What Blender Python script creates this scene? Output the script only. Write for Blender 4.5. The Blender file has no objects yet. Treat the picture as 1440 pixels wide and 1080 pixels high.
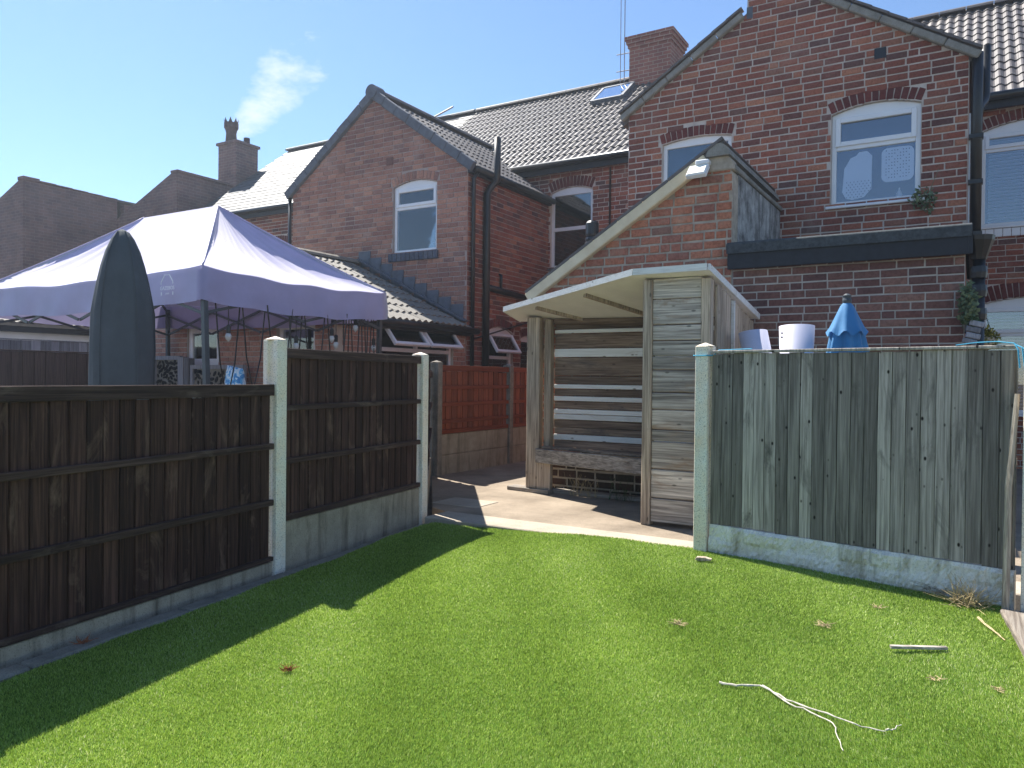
import bpy, bmesh, math, random
import numpy as np
from mathutils import Vector, Matrix

R = math.radians
rnd = random.Random(7)
scene = bpy.context.scene
COL = scene.collection

# ------------------------------------------------------------------ camera
# world: X along the back walls of the houses, Y away from the garden, Z up
cam_d = bpy.data.cameras.new('camera')
cam = bpy.data.objects.new('camera', cam_d); COL.objects.link(cam)
cam_d.sensor_width = 36.0
cam_d.lens = 36.0 * 1070 / 1440
cam_d.clip_start = 0.05; cam_d.clip_end = 3000
CAM = Vector((0, 0, 1.36))
cam.matrix_world = (Matrix.Translation(CAM) @ Matrix.Rotation(R(31.2), 4, 'Z')
                    @ Matrix.Rotation(R(90 - 0.48), 4, 'X') @ Matrix.Rotation(R(0.6), 4, 'Z'))
scene.camera = cam

# ------------------------------------------------------------------ light
SUN_EL, SUN_AZ = R(54.0), R(-68.5)            # azimuth from +Y, negative to the left
sdir = Vector((math.sin(SUN_AZ) * math.cos(SUN_EL), math.cos(SUN_AZ) * math.cos(SUN_EL), math.sin(SUN_EL)))
world = bpy.data.worlds.new('World'); scene.world = world
world.use_nodes = True
wn, wl = world.node_tree.nodes, world.node_tree.links
wn.clear()
sky = wn.new('ShaderNodeTexSky'); sky.sky_type = 'NISHITA'; sky.sun_disc = False
sky.sun_elevation = SUN_EL; sky.sun_rotation = SUN_AZ % (2 * math.pi)
sky.air_density = 1.0; sky.dust_density = 0.0; sky.ozone_density = 5.5; sky.altitude = 50
bg = wn.new('ShaderNodeBackground'); bg.inputs['Strength'].default_value = 0.079
wo = wn.new('ShaderNodeOutputWorld')
# one thin wisp of cloud, placed by compass direction on the sky
tc = wn.new('ShaderNodeTexCoord')
def wmath(op, a, b=None, c=None, clamp=False):
    n = wn.new('ShaderNodeMath'); n.operation = op; n.use_clamp = clamp
    for i, v in enumerate((a, b, c)):
        if v is None: continue
        if isinstance(v, (int, float)): n.inputs[i].default_value = v
        else: wl.new(v, n.inputs[i])
    return n.outputs[0]
def wdot(vec):
    n = wn.new('ShaderNodeVectorMath'); n.operation = 'DOT_PRODUCT'
    wl.new(tc.outputs['Generated'], n.inputs[0]); n.inputs[1].default_value = vec
    return n.outputs['Value']
CL_AZ, CL_EL = R(-49.2), R(18.9)
cc = Vector((math.sin(CL_AZ) * math.cos(CL_EL), math.cos(CL_AZ) * math.cos(CL_EL), math.sin(CL_EL)))
ce = Vector((math.cos(CL_AZ), -math.sin(CL_AZ), 0)); cu = ce.cross(cc) * 1.0
if cu.z < 0: cu = -cu
long_ax = (ce * 0.62 + cu * 0.78).normalized(); short_ax = (ce * 0.78 - cu * 0.62).normalized()
la = wmath('MULTIPLY', wdot(long_ax), 1.0); sa_ = wdot(short_ax)
la = wmath('SUBTRACT', la, 0.0); fwd = wdot(cc)
e1 = wmath('POWER', wmath('DIVIDE', la, 0.080), 2.0)
wid = wmath('MULTIPLY_ADD', la, 0.24, 0.026)
e2 = wmath('POWER', wmath('DIVIDE', sa_, wid), 2.0)
nz = wn.new('ShaderNodeTexNoise'); nz.inputs['Scale'].default_value = 32; nz.inputs['Detail'].default_value = 7
nz.inputs['Roughness'].default_value = 0.62
mp = wn.new('ShaderNodeMapping'); mp.inputs['Scale'].default_value = (0.8, 0.8, 1.7)
wl.new(tc.outputs['Generated'], mp.inputs['Vector']); wl.new(mp.outputs[0], nz.inputs['Vector'])
m = wmath('SUBTRACT', 1.05, wmath('ADD', e1, e2))
m = wmath('ADD', m, wmath('MULTIPLY_ADD', nz.outputs['Fac'], 3.4, -1.7))
m = wmath('MULTIPLY', m, 0.62, clamp=True)
m = wmath('MULTIPLY', m, wmath('GREATER_THAN', fwd, 0.5))
m = wmath('MULTIPLY', m, 0.8)
mix = wn.new('ShaderNodeMix'); mix.data_type = 'RGBA'
wl.new(m, mix.inputs[0]); wl.new(sky.outputs[0], mix.inputs[6]); mix.inputs[7].default_value = (5.6, 5.9, 6.1, 1)
wl.new(mix.outputs[2], bg.inputs['Color']); wl.new(bg.outputs[0], wo.inputs['Surface'])

sun_d = bpy.data.lights.new('sun', 'SUN'); sun_d.energy = 4.8; sun_d.angle = R(0.53); sun_d.color = (1, 0.955, 0.88)
sun = bpy.data.objects.new('sun', sun_d); COL.objects.link(sun)
sun.rotation_euler = sdir.to_track_quat('Z', 'Y').to_euler(); sun.location = (-20, 8, 30)

scene.view_settings.view_transform = 'Standard'; scene.view_settings.look = 'None'
scene.view_settings.exposure = 1.25; scene.view_settings.gamma = 1.0
scene.view_settings.use_curve_mapping = False
scene.render.engine = 'CYCLES'
scene.cycles.max_bounces = 8; scene.cycles.transparent_max_bounces = 12

# ------------------------------------------------------------------ materials
class NT:
    def __init__(s, name, rough=0.8, spec=0.3):
        s.m = bpy.data.materials.new(name); s.m.use_nodes = True
        s.n = s.m.node_tree.nodes; s.l = s.m.node_tree.links
        s.p = s.n['Principled BSDF']; s.p.inputs['Roughness'].default_value = rough
        s.p.inputs['Specular IOR Level'].default_value = spec
    def new(s, t, **k):
        n = s.n.new(t)
        for a, b in k.items(): setattr(n, a, b)
        return n
    def put(s, sock, v):
        if isinstance(v, bpy.types.NodeSocket): s.l.new(v, sock)
        elif isinstance(v, (tuple, list)) and len(v) == 3 and sock.type == 'RGBA': sock.default_value = (*v, 1)
        else: sock.default_value = v
    def math(s, op, a, b=0.0, c=None, clamp=False):
        n = s.new('ShaderNodeMath', operation=op, use_clamp=clamp)
        s.put(n.inputs[0], a); s.put(n.inputs[1], b)
        if c is not None: s.put(n.inputs[2], c)
        return n.outputs[0]
    def mix(s, f, a, b, blend='MIX'):
        n = s.new('ShaderNodeMix', data_type='RGBA', blend_type=blend)
        s.put(n.inputs[0], f); s.put(n.inputs[6], a); s.put(n.inputs[7], b)
        return n.outputs[2]
    def ramp(s, f, stops, interp='LINEAR'):
        n = s.new('ShaderNodeValToRGB'); e = n.color_ramp.elements; n.color_ramp.interpolation = interp
        while len(e) < len(stops): e.new(0.5)
        for i, (p, c) in enumerate(stops):
            e[i].position = p; e[i].color = (*c, 1) if len(c) == 3 else c
        s.put(n.inputs[0], f); return n.outputs[0]
    def noise(s, vec, scale, detail=4, rough=0.55, dist=0.0):
        n = s.new('ShaderNodeTexNoise'); n.inputs['Scale'].default_value = scale
        n.inputs['Detail'].default_value = detail; n.inputs['Roughness'].default_value = rough
        n.inputs['Distortion'].default_value = dist
        if vec is not None: s.l.new(vec, n.inputs['Vector'])
        return n.outputs['Fac']
    def mapping(s, vec, scale=(1, 1, 1), loc=(0, 0, 0)):
        n = s.new('ShaderNodeMapping'); n.inputs['Scale'].default_value = scale; n.inputs['Location'].default_value = loc
        s.l.new(vec, n.inputs['Vector']); return n.outputs[0]
    def objco(s, rand=30.0):
        t = s.new('ShaderNodeTexCoord').outputs['Object']
        r = s.new('ShaderNodeObjectInfo').outputs['Random']
        c = s.new('ShaderNodeCombineXYZ')
        for i, k in enumerate((1.0, 1.7, 2.3)): s.put(c.inputs[i], s.math('MULTIPLY', r, rand * k))
        v = s.new('ShaderNodeVectorMath', operation='ADD'); s.l.new(t, v.inputs[0]); s.l.new(c.outputs[0], v.inputs[1])
        return v.outputs[0]
    def pos(s): return s.new('ShaderNodeNewGeometry').outputs['Position']
    def tint(s):
        a = s.new('ShaderNodeAttribute', attribute_name='tint').outputs['Fac']
        r = s.new('ShaderNodeObjectInfo').outputs['Random']
        return s.math('FRACT', s.math('ADD', a, r))
    def bump(s, h, strength=0.3, dist=0.01):
        n = s.new('ShaderNodeBump'); n.inputs['Strength'].default_value = strength; n.inputs['Distance'].default_value = dist
        s.l.new(h, n.inputs['Height']); s.l.new(n.outputs[0], s.p.inputs['Normal'])
    def col(s, c): s.put(s.p.inputs['Base Color'], c); return s
    def done(s): return s.m

def brick_mat(name, pal, smear=0.25, smear_col=(0.42, 0.36, 0.32), rough=0.9, sscale=2.2):
    t = NT(name, rough, 0.2); tt = t.tint(); P = t.pos()
    k = len(pal)
    c = t.ramp(tt, [(i / (k - 1), p) for i, p in enumerate(pal)])
    n1 = t.noise(P, 38, 5, 0.65)
    c = t.mix(1.0, c, t.ramp(n1, [(0.25, (0.55, 0.52, 0.5)), (0.55, (1, 1, 1)), (0.8, (1.25, 1.2, 1.15))]), 'MULTIPLY')
    n2 = t.noise(P, sscale, 6, 0.7, 0.6)
    f = t.math('MULTIPLY', t.ramp(n2, [(0.52, (0, 0, 0)), (0.78, (1, 1, 1))]), smear)
    c = t.mix(f, c, smear_col)
    n3 = t.noise(P, 0.55, 3, 0.6)
    c = t.mix(1.0, c, t.ramp(n3, [(0.3, (0.72, 0.70, 0.70)), (0.7, (1.12, 1.1, 1.08))]), 'MULTIPLY')
    t.col(c); t.bump(t.noise(P, 85, 4, 0.7), 0.55, 0.012)
    return t.done()
def mortar_mat(name, c1, c2):
    t = NT(name, 0.95, 0.1); P = t.pos()
    t.col(t.ramp(t.noise(P, 6, 7, 0.7), [(0.3, c1), (0.7, c2)])); t.bump(t.noise(P, 150, 3), 0.5, 0.006)
    return t.done()
def wood_mat(name, axis, pal, knots=0.6, rough=0.85, grain=1.0, patch=None, objvar=0.35, knot_col=(0.02, 0.016, 0.012), kscale=(13.0, 5.5), lo=0.34, span=0.30):
    """axis: grain direction 0/1/2 in the board's own space"""
    t = NT(name, rough, 0.2); O = t.objco()
    sc = [70.0] * 3; sc[axis] = 2.2
    n1 = t.noise(t.mapping(O, sc), 1.0 * grain, 7, 0.62, 0.5)
    sc2 = [9.0] * 3; sc2[axis] = 0.7
    n2 = t.noise(t.mapping(O, sc2), 1.0, 4, 0.6, 1.2)
    k = len(pal)
    f = t.math('ADD', t.math('MULTIPLY', n1, 0.72), t.math('MULTIPLY', n2, 0.28))
    c = t.ramp(f, [(lo + span * i / (k - 1), p) for i, p in enumerate(pal)])
    r = t.new('ShaderNodeObjectInfo').outputs['Random']
    c = t.mix(1.0, c, t.ramp(r, [(0, (1 - objvar,) * 3), (1, (1 + objvar,) * 3)]), 'MULTIPLY')
    if patch:
        n4 = t.noise(t.mapping(O, [5 if i != axis else 1.6 for i in range(3)]), 1.0, 6, 0.7, 0.8)
        c = t.mix(t.ramp(n4, [(0.55, (0, 0, 0)), (0.72, (1, 1, 1))]), c, patch)
    if knots:
        v = t.new('ShaderNodeTexVoronoi'); v.inputs['Scale'].default_value = 1.0
        s3 = [kscale[0]] * 3; s3[axis] = kscale[1]
        t.l.new(t.mapping(O, s3), v.inputs['Vector'])
        kf = t.ramp(v.outputs['Distance'], [(0.07, (1, 1, 1)), (0.14, (0, 0, 0))])
        c = t.mix(t.math('MULTIPLY', kf, knots), c, knot_col)
    t.col(c); t.bump(n1, 0.45, 0.006)
    return t.done()
def concrete_mat(name, c1, c2, scale=5, speck=0.5, rough=0.9, stain=None):
    t = NT(name, rough, 0.25); P = t.pos()
    c = t.ramp(t.noise(P, scale, 7, 0.68), [(0.3, c1), (0.7, c2)])
    sp = t.noise(P, 130, 2, 0.5)
    c = t.mix(1.0, c, t.ramp(sp, [(0.3, (1 - speck,) * 3), (0.45, (1, 1, 1)), (0.62, (1, 1, 1)), (0.75, (1 + speck * 0.5,) * 3)]), 'MULTIPLY')
    if stain:
        n = t.noise(t.mapping(P, (9, 9, 1.2)), 1.0, 6, 0.7, 0.4)
        c = t.mix(t.ramp(n, [(0.5, (0, 0, 0)), (0.75, (1, 1, 1))]), c, stain)
    t.col(c); t.bump(t.math('ADD', t.noise(P, 90, 5), t.math('MULTIPLY', t.noise(P, 14, 4), 0.6)), 0.4, 0.006)
    return t.done()
def plain_mat(name, c, rough=0.5, spec=0.4, var=0.12, scale=6, bump=0.0, metallic=0.0):
    t = NT(name, rough, spec); P = t.pos(); t.p.inputs['Metallic'].default_value = metallic
    n = t.noise(P, scale, 6, 0.65)
    t.col(t.mix(1.0, c, t.ramp(n, [(0.25, (1 - var * 2,) * 3), (0.75, (1 + var,) * 3)]), 'MULTIPLY'))
    if bump: t.bump(t.noise(P, scale * 12, 4), bump, 0.004)
    return t.done()
def glass_mat(name, refl=0.12, tint=(0.75, 0.8, 0.82)):
    t = NT(name); t.n.remove(t.p)
    tr = t.new('ShaderNodeBsdfTransparent'); tr.inputs[0].default_value = (*tint, 1)
    gl = t.new('ShaderNodeBsdfGlossy'); gl.inputs['Roughness'].default_value = 0.015
    gl.inputs['Color'].default_value = (0.95, 0.97, 1, 1)
    lw = t.new('ShaderNodeFresnel'); lw.inputs['IOR'].default_value = 1.6
    f = t.math('ADD', t.math('MULTIPLY', lw.outputs[0], 1.3), refl, clamp=True)
    bn = t.new('ShaderNodeBump'); bn.inputs['Strength'].default_value = 0.03; bn.inputs['Distance'].default_value = 0.02
    t.l.new(t.noise(t.pos(), 2.5, 2), bn.inputs['Height']); t.l.new(bn.outputs[0], gl.inputs['Normal'])
    mx = t.new('ShaderNodeMixShader'); t.l.new(f, mx.inputs[0]); t.l.new(tr.outputs[0], mx.inputs[1]); t.l.new(gl.outputs[0], mx.inputs[2])
    t.l.new(mx.outputs[0], t.n['Material Output'].inputs['Surface'])
    return t.m
def far_brick_mat(name, c1, c2, mo, bl=0.23, ch=0.084, axis='X'):
    t = NT(name, 0.92, 0.15); P = t.pos()
    sx = t.new('ShaderNodeSeparateXYZ'); t.l.new(P, sx.inputs[0])
    cb = t.new('ShaderNodeCombineXYZ'); t.l.new(t.math('ADD', sx.outputs[0], sx.outputs[1]), cb.inputs[0]); t.l.new(sx.outputs[2], cb.inputs[1])
    b = t.new('ShaderNodeTexBrick'); t.l.new(cb.outputs[0], b.inputs['Vector'])
    b.inputs['Scale'].default_value = 1; b.inputs['Brick Width'].default_value = bl; b.inputs['Row Height'].default_value = ch
    b.inputs['Mortar Size'].default_value = 0.007; b.inputs['Color1'].default_value = (*c1, 1); b.inputs['Color2'].default_value = (*c2, 1)
    b.inputs['Mortar'].default_value = (*mo, 1); b.inputs['Bias'].default_value = 0.0
    n = t.noise(P, 1.3, 6, 0.7, 0.5)
    c = t.mix(1.0, b.outputs['Color'], t.ramp(n, [(0.3, (0.6, 0.58, 0.58)), (0.7, (1.25, 1.2, 1.15))]), 'MULTIPLY')
    t.col(c); t.bump(t.math('SUBTRACT', t.noise(P, 60, 3), b.outputs['Fac']), 0.5, 0.01)
    return t.done()

M = {}
OLD = [(0.237, 0.0919, 0.072), (0.358, 0.121, 0.0819), (0.179, 0.0788, 0.0698), (0.401, 0.148, 0.096), (0.286, 0.104, 0.0765), (0.15, 0.0813, 0.0765), (0.474, 0.203, 0.125), (0.322, 0.108, 0.0743)]
M['brick'] = brick_mat('old_red_brick', OLD, 0.38, (0.40, 0.31, 0.26))
M['brick_mid'] = brick_mat('weathered_red_brick', [(0.44, 0.225, 0.165), (0.29, 0.15, 0.125), (0.50, 0.27, 0.195), (0.38, 0.19, 0.145), (0.25, 0.14, 0.125), (0.46, 0.24, 0.175), (0.34, 0.165, 0.13)], 0.45, (0.52, 0.41, 0.34))
M['brick_out'] = brick_mat('soft_orange_red_brick', [(0.529, 0.206, 0.127), (0.443, 0.179, 0.124), (0.615, 0.261, 0.152), (0.386, 0.165, 0.121), (0.601, 0.22, 0.121), (0.3, 0.165, 0.127)], 0.5, (0.515, 0.399, 0.291), 0.92, 4.5)
M['brick_dark'] = brick_mat('brown_engineering_brick', [(0.23, 0.116, 0.0912), (0.167, 0.0853, 0.0752), (0.302, 0.169, 0.13), (0.199, 0.0927, 0.0776), (0.135, 0.0775, 0.0728), (0.262, 0.135, 0.106)], 0.15)
M['brick_low_dark'] = brick_mat('dark_low_brick', [(0.07, 0.045, 0.035), (0.05, 0.04, 0.03), (0.095, 0.055, 0.042), (0.06, 0.055, 0.035)], 0.3, (0.05, 0.06, 0.03))  # much darker brick for the lowest outhouse courses
M['brick_ext'] = brick_mat('salmon_brick', [(0.504, 0.287, 0.22), (0.432, 0.23, 0.182), (0.576, 0.345, 0.264), (0.396, 0.23, 0.193)], 0.35, (0.48, 0.345, 0.275))
M['arch'] = brick_mat('dark_arch_brick', [(0.192, 0.0525, 0.0476), (0.136, 0.045, 0.0448), (0.24, 0.0675, 0.056)], 0.1)
M['blue_brick'] = brick_mat('blue_painted_brick', [(0.10, 0.12, 0.16), (0.13, 0.15, 0.19), (0.085, 0.105, 0.145)], 0.1)
M['mortar'] = mortar_mat('grey_mortar', (0.432, 0.368, 0.319), (0.672, 0.586, 0.517))
M['mortar_mid'] = mortar_mat('dull_mortar', (0.32, 0.25, 0.22), (0.45, 0.37, 0.33))
M['mortar_dark'] = mortar_mat('pale_new_mortar', (0.40, 0.36, 0.32), (0.54, 0.50, 0.44))
M['mortar_out'] = mortar_mat('smeared_lime_mortar', (0.28, 0.23, 0.18), (0.58, 0.50, 0.40))
M['cream'] = mortar_mat('cream_pointing', (0.72, 0.58, 0.38), (0.88, 0.75, 0.52))
M['render'] = plain_mat('white_render', (0.68, 0.68, 0.65), 0.9, 0.2, 0.08, 3, 0.3)
M['far_brick'] = far_brick_mat('sooty_far_brick', (0.224, 0.14, 0.129), (0.164, 0.112, 0.115), (0.254, 0.196, 0.187))
M['far_brick2'] = far_brick_mat('far_red_brick', (0.325, 0.132, 0.0978), (0.247, 0.102, 0.0828), (0.416, 0.324, 0.265))
M['upvc'] = plain_mat('white_upvc', (0.80, 0.81, 0.82), 0.28, 0.5, 0.03, 3)
M['black'] = plain_mat('black_plastic', (0.012, 0.013, 0.015), 0.35, 0.5, 0.2, 8)
M['blackpaint'] = plain_mat('black_painted_board', (0.014, 0.017, 0.024), 0.5, 0.4, 0.3, 14, 0.3)
M['felt'] = plain_mat('grey_mineral_felt', (0.075, 0.085, 0.09), 0.95, 0.2, 0.25, 30, 0.6)
M['lead'] = plain_mat('grey_lead', (0.12, 0.135, 0.16), 0.55, 0.4, 0.2, 9, 0.2)
M['verge'] = plain_mat('blue_grey_verge_tile', (0.12, 0.135, 0.16), 0.7, 0.3, 0.2, 9, 0.2)
M['stonecap'] = concrete_mat('weathered_coping', (0.20, 0.19, 0.165), (0.36, 0.34, 0.30), 7, 0.4, 0.95)
M['glass'] = glass_mat('window_glass', 0.05)
M['glass_sky'] = glass_mat('sky_reflecting_glass', 0.06, (0.92, 0.95, 1.0))
M['room'] = plain_mat('dim_room', (0.05, 0.055, 0.06), 0.9, 0.1, 0.2, 2)
M['sky_backing'] = plain_mat('painted_sky_reflection', (0.07, 0.12, 0.24), 0.9, 0.1, 0.1, 2)  # room behind painted blue to imitate sky reflected in the panes
M['blind'] = plain_mat('white_blind', (0.62, 0.66, 0.72), 0.7, 0.2, 0.03, 3)
M['mat'] = plain_mat('white_rubber_mat', (0.85, 0.87, 0.9), 0.5, 0.3, 0.03, 3)
M['curtain'] = plain_mat('grey_green_curtain', (0.32, 0.36, 0.34), 0.9, 0.1, 0.2, 8)

def tile_mat(name, pal, rough, spec, lich):
    t = NT(name, rough, spec); tt = t.tint(); P = t.pos()
    c = t.ramp(tt, [(i / (len(pal) - 1), p) for i, p in enumerate(pal)])
    n = t.noise(P, 9, 7, 0.7)
    c = t.mix(t.math('MULTIPLY', t.ramp(n, [(0.5, (0, 0, 0)), (0.72, (1, 1, 1))]), 0.5), c, lich)
    t.col(c); t.bump(t.noise(P, 120, 4), 0.35, 0.005)
    return t.done()
M['tile'] = tile_mat('brown_concrete_tile', [(0.10, 0.085, 0.078), (0.135, 0.115, 0.105), (0.085, 0.072, 0.07), (0.15, 0.13, 0.12)], 0.55, 0.5, (0.20, 0.19, 0.16))
M['tile_ext'] = tile_mat('lichened_concrete_tile', [(0.16, 0.145, 0.125), (0.22, 0.20, 0.17), (0.19, 0.17, 0.145)], 0.7, 0.4, (0.36, 0.34, 0.27))
M['slate'] = tile_mat('grey_slate', [(0.0715, 0.0743, 0.077), (0.105, 0.11, 0.113), (0.055, 0.0605, 0.066)], 0.62, 0.4, (0.121, 0.121, 0.115))
M['pot'] = plain_mat('sooty_terracotta', (0.10, 0.06, 0.055), 0.9, 0.2, 0.25, 9, 0.3)

M['w_grey'] = wood_mat('silvered_fence_board', 2, [(0.10, 0.088, 0.076), (0.29, 0.255, 0.22), (0.50, 0.445, 0.385)], 1.0, patch=(0.11, 0.098, 0.083), objvar=0.42, kscale=(15.0, 9.0), lo=0.31, span=0.36)
M['w_dark'] = wood_mat('dark_stained_board', 2, [(0.02, 0.0099, 0.00788), (0.05, 0.0242, 0.0189), (0.106, 0.0528, 0.0399)], 0.3, patch=(0.188, 0.116, 0.0861), objvar=0.35)
M['w_dark_r'] = wood_mat('dark_stained_rail', 0, [(0.022, 0.013, 0.011), (0.050, 0.029, 0.024), (0.10, 0.062, 0.05)], 0.2, patch=(0.15, 0.11, 0.09), objvar=0.2)
M['w_red'] = wood_mat('red_brown_board', 2, [(0.127, 0.0344, 0.0172), (0.224, 0.0595, 0.0287), (0.329, 0.0926, 0.0437)], 0.3, objvar=0.25)
M['w_red_r'] = wood_mat('red_brown_rail', 0, [(0.127, 0.0264, 0.0115), (0.202, 0.045, 0.0184), (0.269, 0.0661, 0.0276)], 0.2, objvar=0.15)
M['w_brown'] = wood_mat('brown_fence_board', 2, [(0.05, 0.033, 0.03), (0.085, 0.058, 0.05), (0.12, 0.085, 0.07)], 0.3, objvar=0.2)
M['w_far'] = wood_mat('grey_blue_board', 2, [(0.144, 0.15, 0.162), (0.216, 0.222, 0.24), (0.3, 0.306, 0.324)], 0.2)
M['w_plank'] = wood_mat('weathered_scaffold_plank', 0, [(0.11, 0.097, 0.082), (0.35, 0.31, 0.265), (0.62, 0.56, 0.48)], 0.6, patch=(0.29, 0.19, 0.115), objvar=0.38, grain=0.8)
M['w_back'] = wood_mat('brown_bench_plank', 0, [(0.077, 0.0495, 0.0363), (0.198, 0.138, 0.099), (0.352, 0.264, 0.193)], 0.6, patch=(0.0825, 0.0715, 0.066), objvar=0.35)
M['w_white'] = wood_mat('worn_white_paint', 0, [(0.58, 0.57, 0.53), (0.72, 0.72, 0.69), (0.78, 0.78, 0.76)], 0.75, patch=(0.55, 0.52, 0.46), objvar=0.06, knot_col=(0.12, 0.09, 0.06))
M['w_post'] = wood_mat('weathered_timber_post', 2, [(0.164, 0.127, 0.0944), (0.374, 0.299, 0.227), (0.628, 0.52, 0.392)], 0.6, objvar=0.15)
M['w_sleeper'] = wood_mat('old_sleeper', 1, [(0.13, 0.105, 0.085), (0.26, 0.22, 0.18), (0.42, 0.38, 0.32)], 0.3)
M['w_twig'] = plain_mat('dry_twig', (0.42, 0.36, 0.27), 0.9, 0.1, 0.3, 40)
M['stem'] = plain_mat('bleached_stem', (0.62, 0.57, 0.48), 0.85, 0.1, 0.25, 30)
M['straw'] = plain_mat('dry_straw', (0.55, 0.43, 0.24), 0.9, 0.1, 0.3, 40)
M['redweed'] = plain_mat('red_dry_weed', (0.36, 0.13, 0.06), 0.9, 0.1, 0.3, 40)
M['bit'] = plain_mat('pale_dry_scrap', (0.66, 0.66, 0.62), 0.8, 0.2, 0.1, 40)
M['post'] = concrete_mat('pale_green_concrete', (0.88, 0.728, 0.545), (0.88, 0.862, 0.769), 6, 0.5)
M['post_brown'] = concrete_mat('brown_stained_concrete', (0.17, 0.15, 0.125), (0.32, 0.285, 0.24), 7, 0.4, stain=(0.10, 0.09, 0.075))
M['gravel'] = concrete_mat('grey_gravel_board', (0.304, 0.265, 0.204), (0.466, 0.398, 0.302), 6, 0.35, stain=(0.0913, 0.0755, 0.0528))
M['gravel_w'] = concrete_mat('white_rockface_board', (0.66, 0.62, 0.54), (0.88, 0.85, 0.77), 7, 0.3, stain=(0.27, 0.235, 0.165))
M['gravel_b'] = concrete_mat('buff_gravel_board', (0.26, 0.22, 0.17), (0.42, 0.37, 0.29), 5, 0.3, stain=(0.13, 0.115, 0.085))
M['patio'] = concrete_mat('buff_patio_concrete', (0.176, 0.139, 0.101), (0.37, 0.302, 0.227), 1.5, 0.35, 0.92)
M['patio2'] = concrete_mat('pale_patio_concrete', (0.344, 0.295, 0.23), (0.476, 0.41, 0.328), 3, 0.35, 0.92)
M['kerb'] = concrete_mat('grey_kerb', (0.16, 0.143, 0.115), (0.3, 0.267, 0.217), 6, 0.4, 0.95)
M['soil'] = concrete_mat('dry_soil', (0.07, 0.055, 0.042), (0.15, 0.12, 0.09), 5, 0.4, 0.98)
M['roofwhite'] = plain_mat('white_sheet', (0.82, 0.81, 0.77), 0.6, 0.3, 0.06, 4, 0.1)
M['alu'] = plain_mat('grey_metal', (0.35, 0.36, 0.37), 0.4, 0.5, 0.1, 8, 0, 0.8)
M['darkmetal'] = plain_mat('dark_grey_steel', (0.06, 0.075, 0.085), 0.45, 0.5, 0.15, 8)
M['cover'] = plain_mat('dark_grey_cover', (0.085, 0.10, 0.11), 0.85, 0.2, 0.12, 3, 0.2)
M['lamp'] = plain_mat('milky_lens', (0.70, 0.73, 0.66), 0.3, 0.5, 0.05, 5)
M['stain_wall'] = concrete_mat('black_streaked_render', (0.05, 0.045, 0.045), (0.62, 0.61, 0.58), 4.5, 0.4, 0.95, stain=(0.02, 0.02, 0.022))
M['lino'] = plain_mat('lilac_white_sheet', (0.58, 0.58, 0.70), 0.6, 0.3, 0.05, 5, 0.1)
M['rope'] = plain_mat('blue_rope', (0.08, 0.40, 0.60), 0.7, 0.2, 0.15, 60)
M['print'] = plain_mat('pale_print', (0.80, 0.83, 0.88), 0.8, 0.2, 0.03, 5)
M['bulb'] = plain_mat('clear_bulb', (0.6, 0.6, 0.58), 0.1, 0.6, 0.05, 5)
M['leaf'] = plain_mat('green_leaf', (0.06, 0.11, 0.035), 0.6, 0.3, 0.4, 40)
M['leaf_pale'] = plain_mat('silver_green_leaf', (0.16, 0.22, 0.12), 0.6, 0.3, 0.35, 40)
M['leaf_yel'] = plain_mat('yellow_green_leaf', (0.20, 0.20, 0.03), 0.6, 0.3, 0.4, 40)
M['flower'] = plain_mat('yellow_flower', (0.75, 0.62, 0.18), 0.6, 0.3, 0.1, 40)

def fabric(name, c, trans, rough=0.65, sheen=0.3):
    t = NT(name, rough, 0.25); P = t.pos()
    t.col(t.mix(1.0, c, t.ramp(t.noise(P, 3, 5, 0.6), [(0.3, (0.88,) * 3), (0.7, (1.08,) * 3)]), 'MULTIPLY'))
    t.p.inputs['Sheen Weight'].default_value = sheen
    t.bump(t.noise(P, 14, 4, 0.6), 0.12, 0.02)
    if trans:
        tl = t.new('ShaderNodeBsdfTranslucent'); tl.inputs[0].default_value = (*[min(1, x * 1.1) for x in c], 1)
        mx = t.new('ShaderNodeMixShader'); mx.inputs[0].default_value = trans
        t.l.new(t.p.outputs[0], mx.inputs[1]); t.l.new(tl.outputs[0], mx.inputs[2])
        t.l.new(mx.outputs[0], t.n['Material Output'].inputs['Surface'])
    return t.done()
M['purple'] = fabric('faded_purple_fabric', (0.43, 0.40, 0.62), 0.15, 0.4, 0.8)
M['bluecloth'] = fabric('blue_parasol_fabric', (0.05, 0.24, 0.50), 0.2)
M['bag'] = plain_mat('blue_white_bag', (0.3, 0.5, 0.7), 0.4, 0.4, 0.1, 3)
t = NT('blue_swirl_bag', 0.4, 0.4)
t.col(t.ramp(t.noise(t.pos(), 14, 3, 0.6, 1.5), [(0.42, (0.05, 0.25, 0.55)), (0.5, (0.15, 0.5, 0.75)), (0.56, (0.75, 0.82, 0.85))])); M['bag'] = t.done()
# turf blades
t = NT('turf_blade', 0.55, 0.35); tt = t.new('ShaderNodeAttribute', attribute_name='tint').outputs['Fac']
n = t.noise(t.pos(), 1.1, 5, 0.65)
c = t.ramp(tt, [(0.0, (0.10, 0.15, 0.02)), (0.4, (0.31, 0.45, 0.06)), (0.75, (0.51, 0.65, 0.15)), (0.92, (0.70, 0.74, 0.32)), (1.0, (0.84, 0.80, 0.55))])
c = t.mix(1.0, c, t.ramp(n, [(0.3, (0.82, 0.86, 0.8)), (0.7, (1.12, 1.1, 1.1))]), 'MULTIPLY')
t.col(c)
tl = t.new('ShaderNodeBsdfTranslucent'); t.l.new(c, tl.inputs[0])
mx = t.new('ShaderNodeMixShader'); mx.inputs[0].default_value = 0.35
t.l.new(t.p.outputs[0], mx.inputs[1]); t.l.new(tl.outputs[0], mx.inputs[2]); t.l.new(mx.outputs[0], t.n['Material Output'].inputs['Surface'])
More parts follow.
